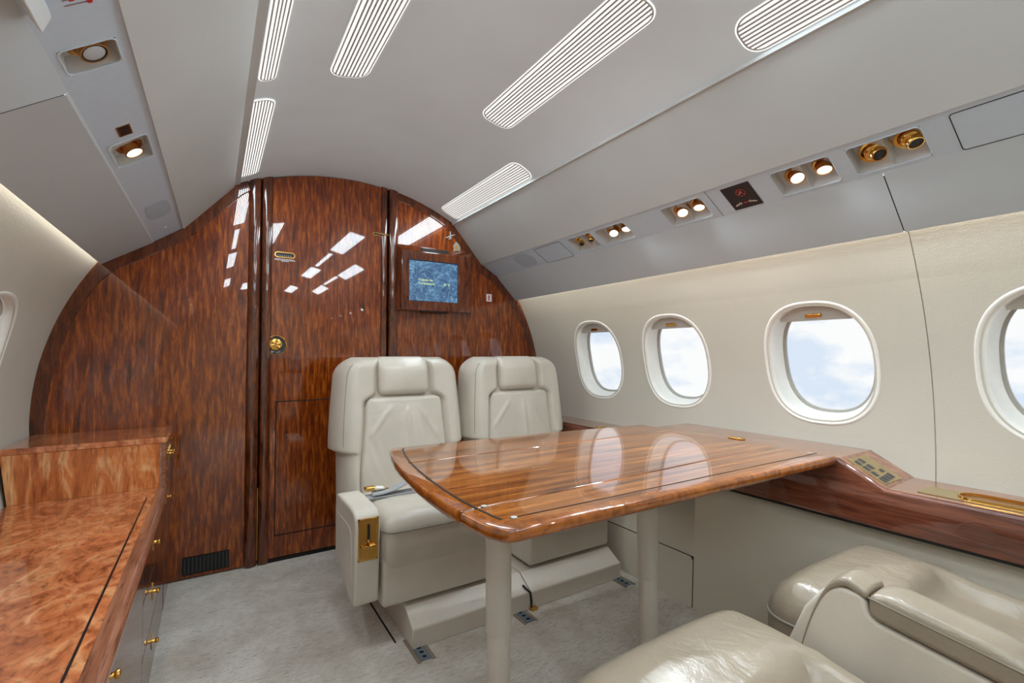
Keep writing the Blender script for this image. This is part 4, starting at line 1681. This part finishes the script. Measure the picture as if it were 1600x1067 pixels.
def near_seat(cx, label, arm, mats):
    o = thing('leather_armchair', label, 'armchair', (cx, .645, 0), rotz=pi, local=True)
    backrest_parts(o, mats, (.235, .30))
    cushion_parts(o, .245, .455, mats, True, hw=.245, depth=.68)
    base_parts(o, -.24, .24, None)
    if arm:
        xo, xi = -.350, -.268          # towards the window seat / towards this seat's cushion
        pr = [(.098, .34), (.118, .420), (.150, .500), (.185, .550), (.215, .566), (.245, .566), (.255, .562), (.262, .535), (.275, .527), (.46, .500), (.47, .53), (.70, .51), (.70, .22), (.14, .22)]
        emit('armrest', MB().prism([(xo + .004, y, z) for y, z in pr], (xi - xo - .008, 0, 0)), 'leather_base', o, bevel=.008, segs=3)

        def pad(ya, yb_, za, zb_, th, grow):
            def f(p):
                s = (p.y - ya) / (yb_ - ya)
                u = (p.x - (xo + xi) / 2) / ((xi - xo) / 2)
                zt_ = za + (zb_ - za) * s
                v = max(0, 1 - (2 * s - 1) ** 6)
                z = zt_ + p.z + (.008 * (1 - u * u) * v if p.z > -.012 else 0) - (.008 * (1 - v) if p.z > -.012 else 0)
                return (p.x, p.y, z)
            return MB().rbox(xo - grow, xi + grow, ya, yb_, -th, .0, .012, (8, 12, 2), f)

        def capf(p):
            y = p.y
            top = .584 - .115 * max(0, (.232 - y) / .075) ** 2.2 - .010 * smooth(.225, .262, y)
            u = (p.x - (xo + xi) / 2) / ((xi - xo) / 2)
            yy = y + .018 * max(0, -p.z - .004) / .016 * 0
            return (p.x, yy, top + p.z + (.006 * (1 - u * u) if p.z > -.01 else 0))
        emit('front_pad', MB().rbox(xo + .0025, xi - .0025, .124, .260, -.015, 0, .007, (8, 18, 1), capf), mats[0], o, angle=70)
        emit('lid_pad', pad(.262, .462, .580, .553, .048, .002), mats[0], o, angle=70)
        emit('rear_pad', pad(.472, .70, .556, .530, .030, .001), mats[0], o, angle=70)
        for (ya, yb_) in ((.264, .460),):
            emit('stitched_seam', MB().tube([(xi + .0024, ya + (yb_ - ya) * k / 8, .568 - .027 * k / 8) for k in range(9)], .0013, 6), mats[1], o)
    return o


near_seat(.722, 'taupe leather seat in the bottom foreground with the padded armrest beside it', True, ('leather_warm', 'leather_dark'))
near_seat(1.340, 'taupe leather seat by the window at the lower right, behind the padded armrest', False, ('leather_warm', 'leather_dark'))

# black pull strap and brass clip between the two life vest boxes
mb = MB().tube([(1.048, 1.578, .086), (1.053, 1.561, .078), (1.063, 1.547, .066), (1.067, 1.5455, .035), (1.067, 1.5455, .012)], .0042, 8)
ps = tag(emit('pull_strap', mb, 'black'), 'short black pull strap hanging between the two life vest boxes', 'strap')
emit('brass_clip', MB().box(1.058, 1.086, 1.528, 1.549, .0015, .014), 'gold', ps, bevel=.002)

# ------------------------------------------------------------------ seat belt lying on the near aisle seat's cushion
belt = thing('seat_belt', 'grey folded seat belt with gold buckle on the seat by the door', 'seat belt', (.60, 1.86, .443))


def ribbon(path, w, th=.0022):
    L = []
    for i, p in enumerate(path):
        p = Vector(p)
        a = Vector(path[max(i - 1, 0)])
        b = Vector(path[min(i + 1, len(path) - 1)])
        t = (b - a).normalized()
        side = t.cross(Vector((0, 0, 1)))
        if side.length < .2:
            side = Vector((.25, 1, 0))
        side.normalize()
        side = Vector((.16, .98, .12)).normalized()
        n = t.cross(side).normalized()
        L.append([p + side * (w / 2) + n * th, p - side * (w / 2) + n * th, p - side * (w / 2) - n * th, p + side * (w / 2) - n * th])
    return MB().loft(L)


zc_ = .4475
path = [(.505, 1.855, zc_ - .002), (.54, 1.85, zc_), (.60, 1.845, zc_ + .001), (.66, 1.84, zc_ + .002), (.695, 1.835, zc_ + .004)]
for k in range(9):
    an = -pi / 2 + pi * k / 8
    path.append((.700 + .022 * cos(an), 1.835, zc_ + .026 + .022 * sin(an)))
path += [(.66, 1.838, zc_ + .040), (.62, 1.845, zc_ + .022), (.57, 1.85, zc_ + .012), (.53, 1.853, zc_ + .010)]
emit('webbing', ribbon(path, .042), 'belt', belt, angle=50)
bk = emit('buckle', MB().rbox(-.021, .021, -.016, .016, -.008, .008, .005, (4, 4, 2), lambda p: (.527 + p.x, 1.872 + p.y, zc_ + .027 + p.z)), 'gold', belt)
emit('buckle_lift', MB().rbox(-.020, .020, -.014, .014, -.004, .004, .003, (4, 4, 1), lambda p: (.560 + p.x, 1.868 + p.y, zc_ + .026 + p.z - .12 * p.x)), 'bezel', bk)
emit('tongue', MB().rbox(-.018, .018, -.006, .006, -.002, .002, .0015, (4, 2, 1), lambda p: (.597 + p.x, 1.862 + p.y, zc_ + .020 + p.z - .15 * p.x)), 'gold', bk)

# ------------------------------------------------------------------ cabinets along the left wall
CX = -0.145


def cab_prof(z):
    return XC - sqrt(RW * RW - (z - ZC) ** 2) + .010


def carcass(ya, yb_, z0, z1, x1=CX):
    zs = lin_(z0, z1, 5)
    pts = [(x1 - .004, z0), (x1 - .004, z1)] + [(cab_prof(z), z) for z in reversed(zs)]
    return MB().prism([(x, ya, z) for x, z in pts], (0, yb_ - ya, 0))


def knob(parent, y, z):
    k = emit('knob', MB().lathe([(.0125, 0), (.0125, .0012), (.0055, .002), (.0048, .008), (.0080, .012), (.0078, .016), (.004, .018), (0, .018)], (CX + .0005, y, z), (1, 0, 0), 20), 'gold', parent)
    emit('escutcheon', MB().prism([(CX + .0002, y + a, z + b) for a, b in ((0, .026), (.005, .012), (.006, 0), (.005, -.012), (0, -.026), (-.005, -.012), (-.006, 0), (-.005, -.012 + .024))], (.002, 0, 0)), 'gold', k)


def front_piece(name, parent, ya, yb_, z0, z1):
    return emit(name, MB().box(CX - .014, CX, ya + .0016, yb_ - .0016, z0 + .0016, z1 - .0016), 'cab_side', parent, bevel=.0012)


cab_specs = [('drawers', 1.57, 2.20), ('door', .86, 1.57), ('door', .15, .86), ('door', -.55, .15)]
cab_labels = ['dark lacquered cabinet of three drawers next to the raised end cabinet at left',
              'dark lacquered cabinet with one door, second from the raised end cabinet at left',
              'dark lacquered cabinet with one door below the near end of the left counter',
              'dark lacquered cabinet under the left counter, just behind the camera']
for (kind, ya, yb_), lb in zip(cab_specs, cab_labels):
    c = thing('cabinet', lb, 'cabinet', ((CX - .2), (ya + yb_) / 2, 0))
    emit('carcass', carcass(ya + .0005, yb_ - .0005, .004, .470, CX - .010), 'cab_side', c)
    emit('plinth', MB().box(CX - .030, CX - .012, ya, yb_, .003, .036), 'gap', c)
    if kind == 'drawers':
        for (z0, z1, zk) in ((.345, .470, .428), (.195, .345, .280), (.036, .195, .131)):
            d = front_piece('drawer', c, ya, yb_, z0, z1)
            knob(d, 1.812, zk)
    else:
        d = front_piece('door', c, ya, yb_, .036, .470)
        knob(d, (ya + .21), .452 - .006)
# worktop with bull-nosed front edge and a black inlay
wt = thing('worktop', 'glossy burl wood counter top with black inlay line along the left wall', 'worktop', (-.36, .8, .47))
WY0, WY1 = -.55, 2.213
prof = [(CX - .020, .472), (CX + .004, .472), (CX + .010, .476), (CX + .0125, .484), (CX + .0105, .4925), (CX + .004, .498), (CX - .004, .4995), (-.30, .4995), (cab_prof(.4995), .4995), (cab_prof(.472), .472)]
edge = [(x, z) for x, z in prof[:7]] + [(CX - .022, .4995), (CX - .022, .472)]
emit('edge_moulding', MB().prism([(x, WY0, z) for x, z in edge], (0, WY1 - WY0, 0)), 'ledge_top', wt, angle=50)
top = [(CX - .0222, .472), (CX - .0222, .4997), (cab_prof(.4995), .4997), (cab_prof(.472), .472)]
emit('burl_top', MB().prism([(x, WY0, z) for x, z in top], (0, WY1 - WY0, 0)), 'burl', wt)
emit('inlay_line', MB().box(-.190, -.1855, WY0, 2.085, .4997, .5002), 'inlay', wt)
# raised end cabinet against the bulkhead
rc = thing('raised_cabinet', 'raised burl wood cabinet at the bulkhead end of the left counter', 'cabinet', (-.36, 2.38, 0))
emit('carcass', carcass(2.2205, YB - .004, .004, .664, CX - .004), 'cab_side', rc)
emit('burl_front', MB().prism([(x, 2.2140, z) for x, z in ((CX - .018, .500), (CX - .018, .664), (cab_prof(.664), .664), (cab_prof(.500), .500))], (0, .006, 0)), 'burl_face', rc)
cr = [(CX - .018, 2.2140), (CX - .006, 2.2150), (CX + .000, 2.2200), (CX + .002, 2.2300), (CX + .002, 2.2400), (CX - .018, 2.2400)]
emit('corner_moulding', MB().prism([(x, y, .4995) for x, y in cr], (0, 0, .166)), 'ledge_top', rc, angle=40)
tp_ = [(cab_prof(.664), .664), (CX - .002, .664), (CX + .004, .668), (CX + .006, .675), (CX + .003, .682), (CX - .006, .6855), (cab_prof(.6855), .6855)]
emit('burl_top', MB().prism([(x, 2.2120, z) for x, z in tp_], (0, YB - 2.2170, 0)), 'burl', rc, bevel=.003)
for (ya, yb_, z0, z1, kn) in ((2.222, 2.385, .500, .660, (2.36, .600)), (2.385, YB - .006, .500, .660, (2.42, .600)), (2.222, YB - .006, .036, .500, (2.26, .452))):
    d = front_piece('door', rc, ya, yb_, z0, z1)
    knob(d, *kn)
for (y, z) in ((2.250, .560), (2.250, .520), (2.505, .640)):
    emit('hinge_pin', MB().lathe([(.005, 0), (.005, .003), (.003, .005), (0, .005)], (CX + .0003, y, z), (1, 0, 0), 12), 'gold', rc)

# ------------------------------------------------------------------ seat tracks set in the carpet
for x, lb in ((.604, 'leftmost short steel seat track in the carpet below the left life vest box'), (1.016, 'short steel seat track in the carpet between the two table legs'),
              (1.535, 'short steel seat track in the carpet beside the right wall')):
    y0, y1 = 1.478, 1.62
    t = thing('seat_track', lb, 'track', (x, (y0 + y1) / 2, 0))
    emit('rail', MB().box(x - .018, x + .018, y0, y1, .0008, .0030), 'steel', t)
    for s in (-1, 1):
        emit('track_edge', MB().box(x + s * .025 - .006, x + s * .025 + .006, y0 - .006, y1, .0006, .0022), 'track_edge', t)
    for k in range(4):
        emit('track_hole', MB().disc((x, y0 + .018 + .026 * k, .0033), (0, 0, 1), .0075, 14), 'gap', t)
# long edge of the aisle track
emit('floor_groove', MB().box(.545, .551, 1.62, 2.10, .0006, .0018), 'gap', None)
tag(bpy.data.objects['floor_groove'], 'thin dark groove in the carpet left of the life vest box', 'groove')
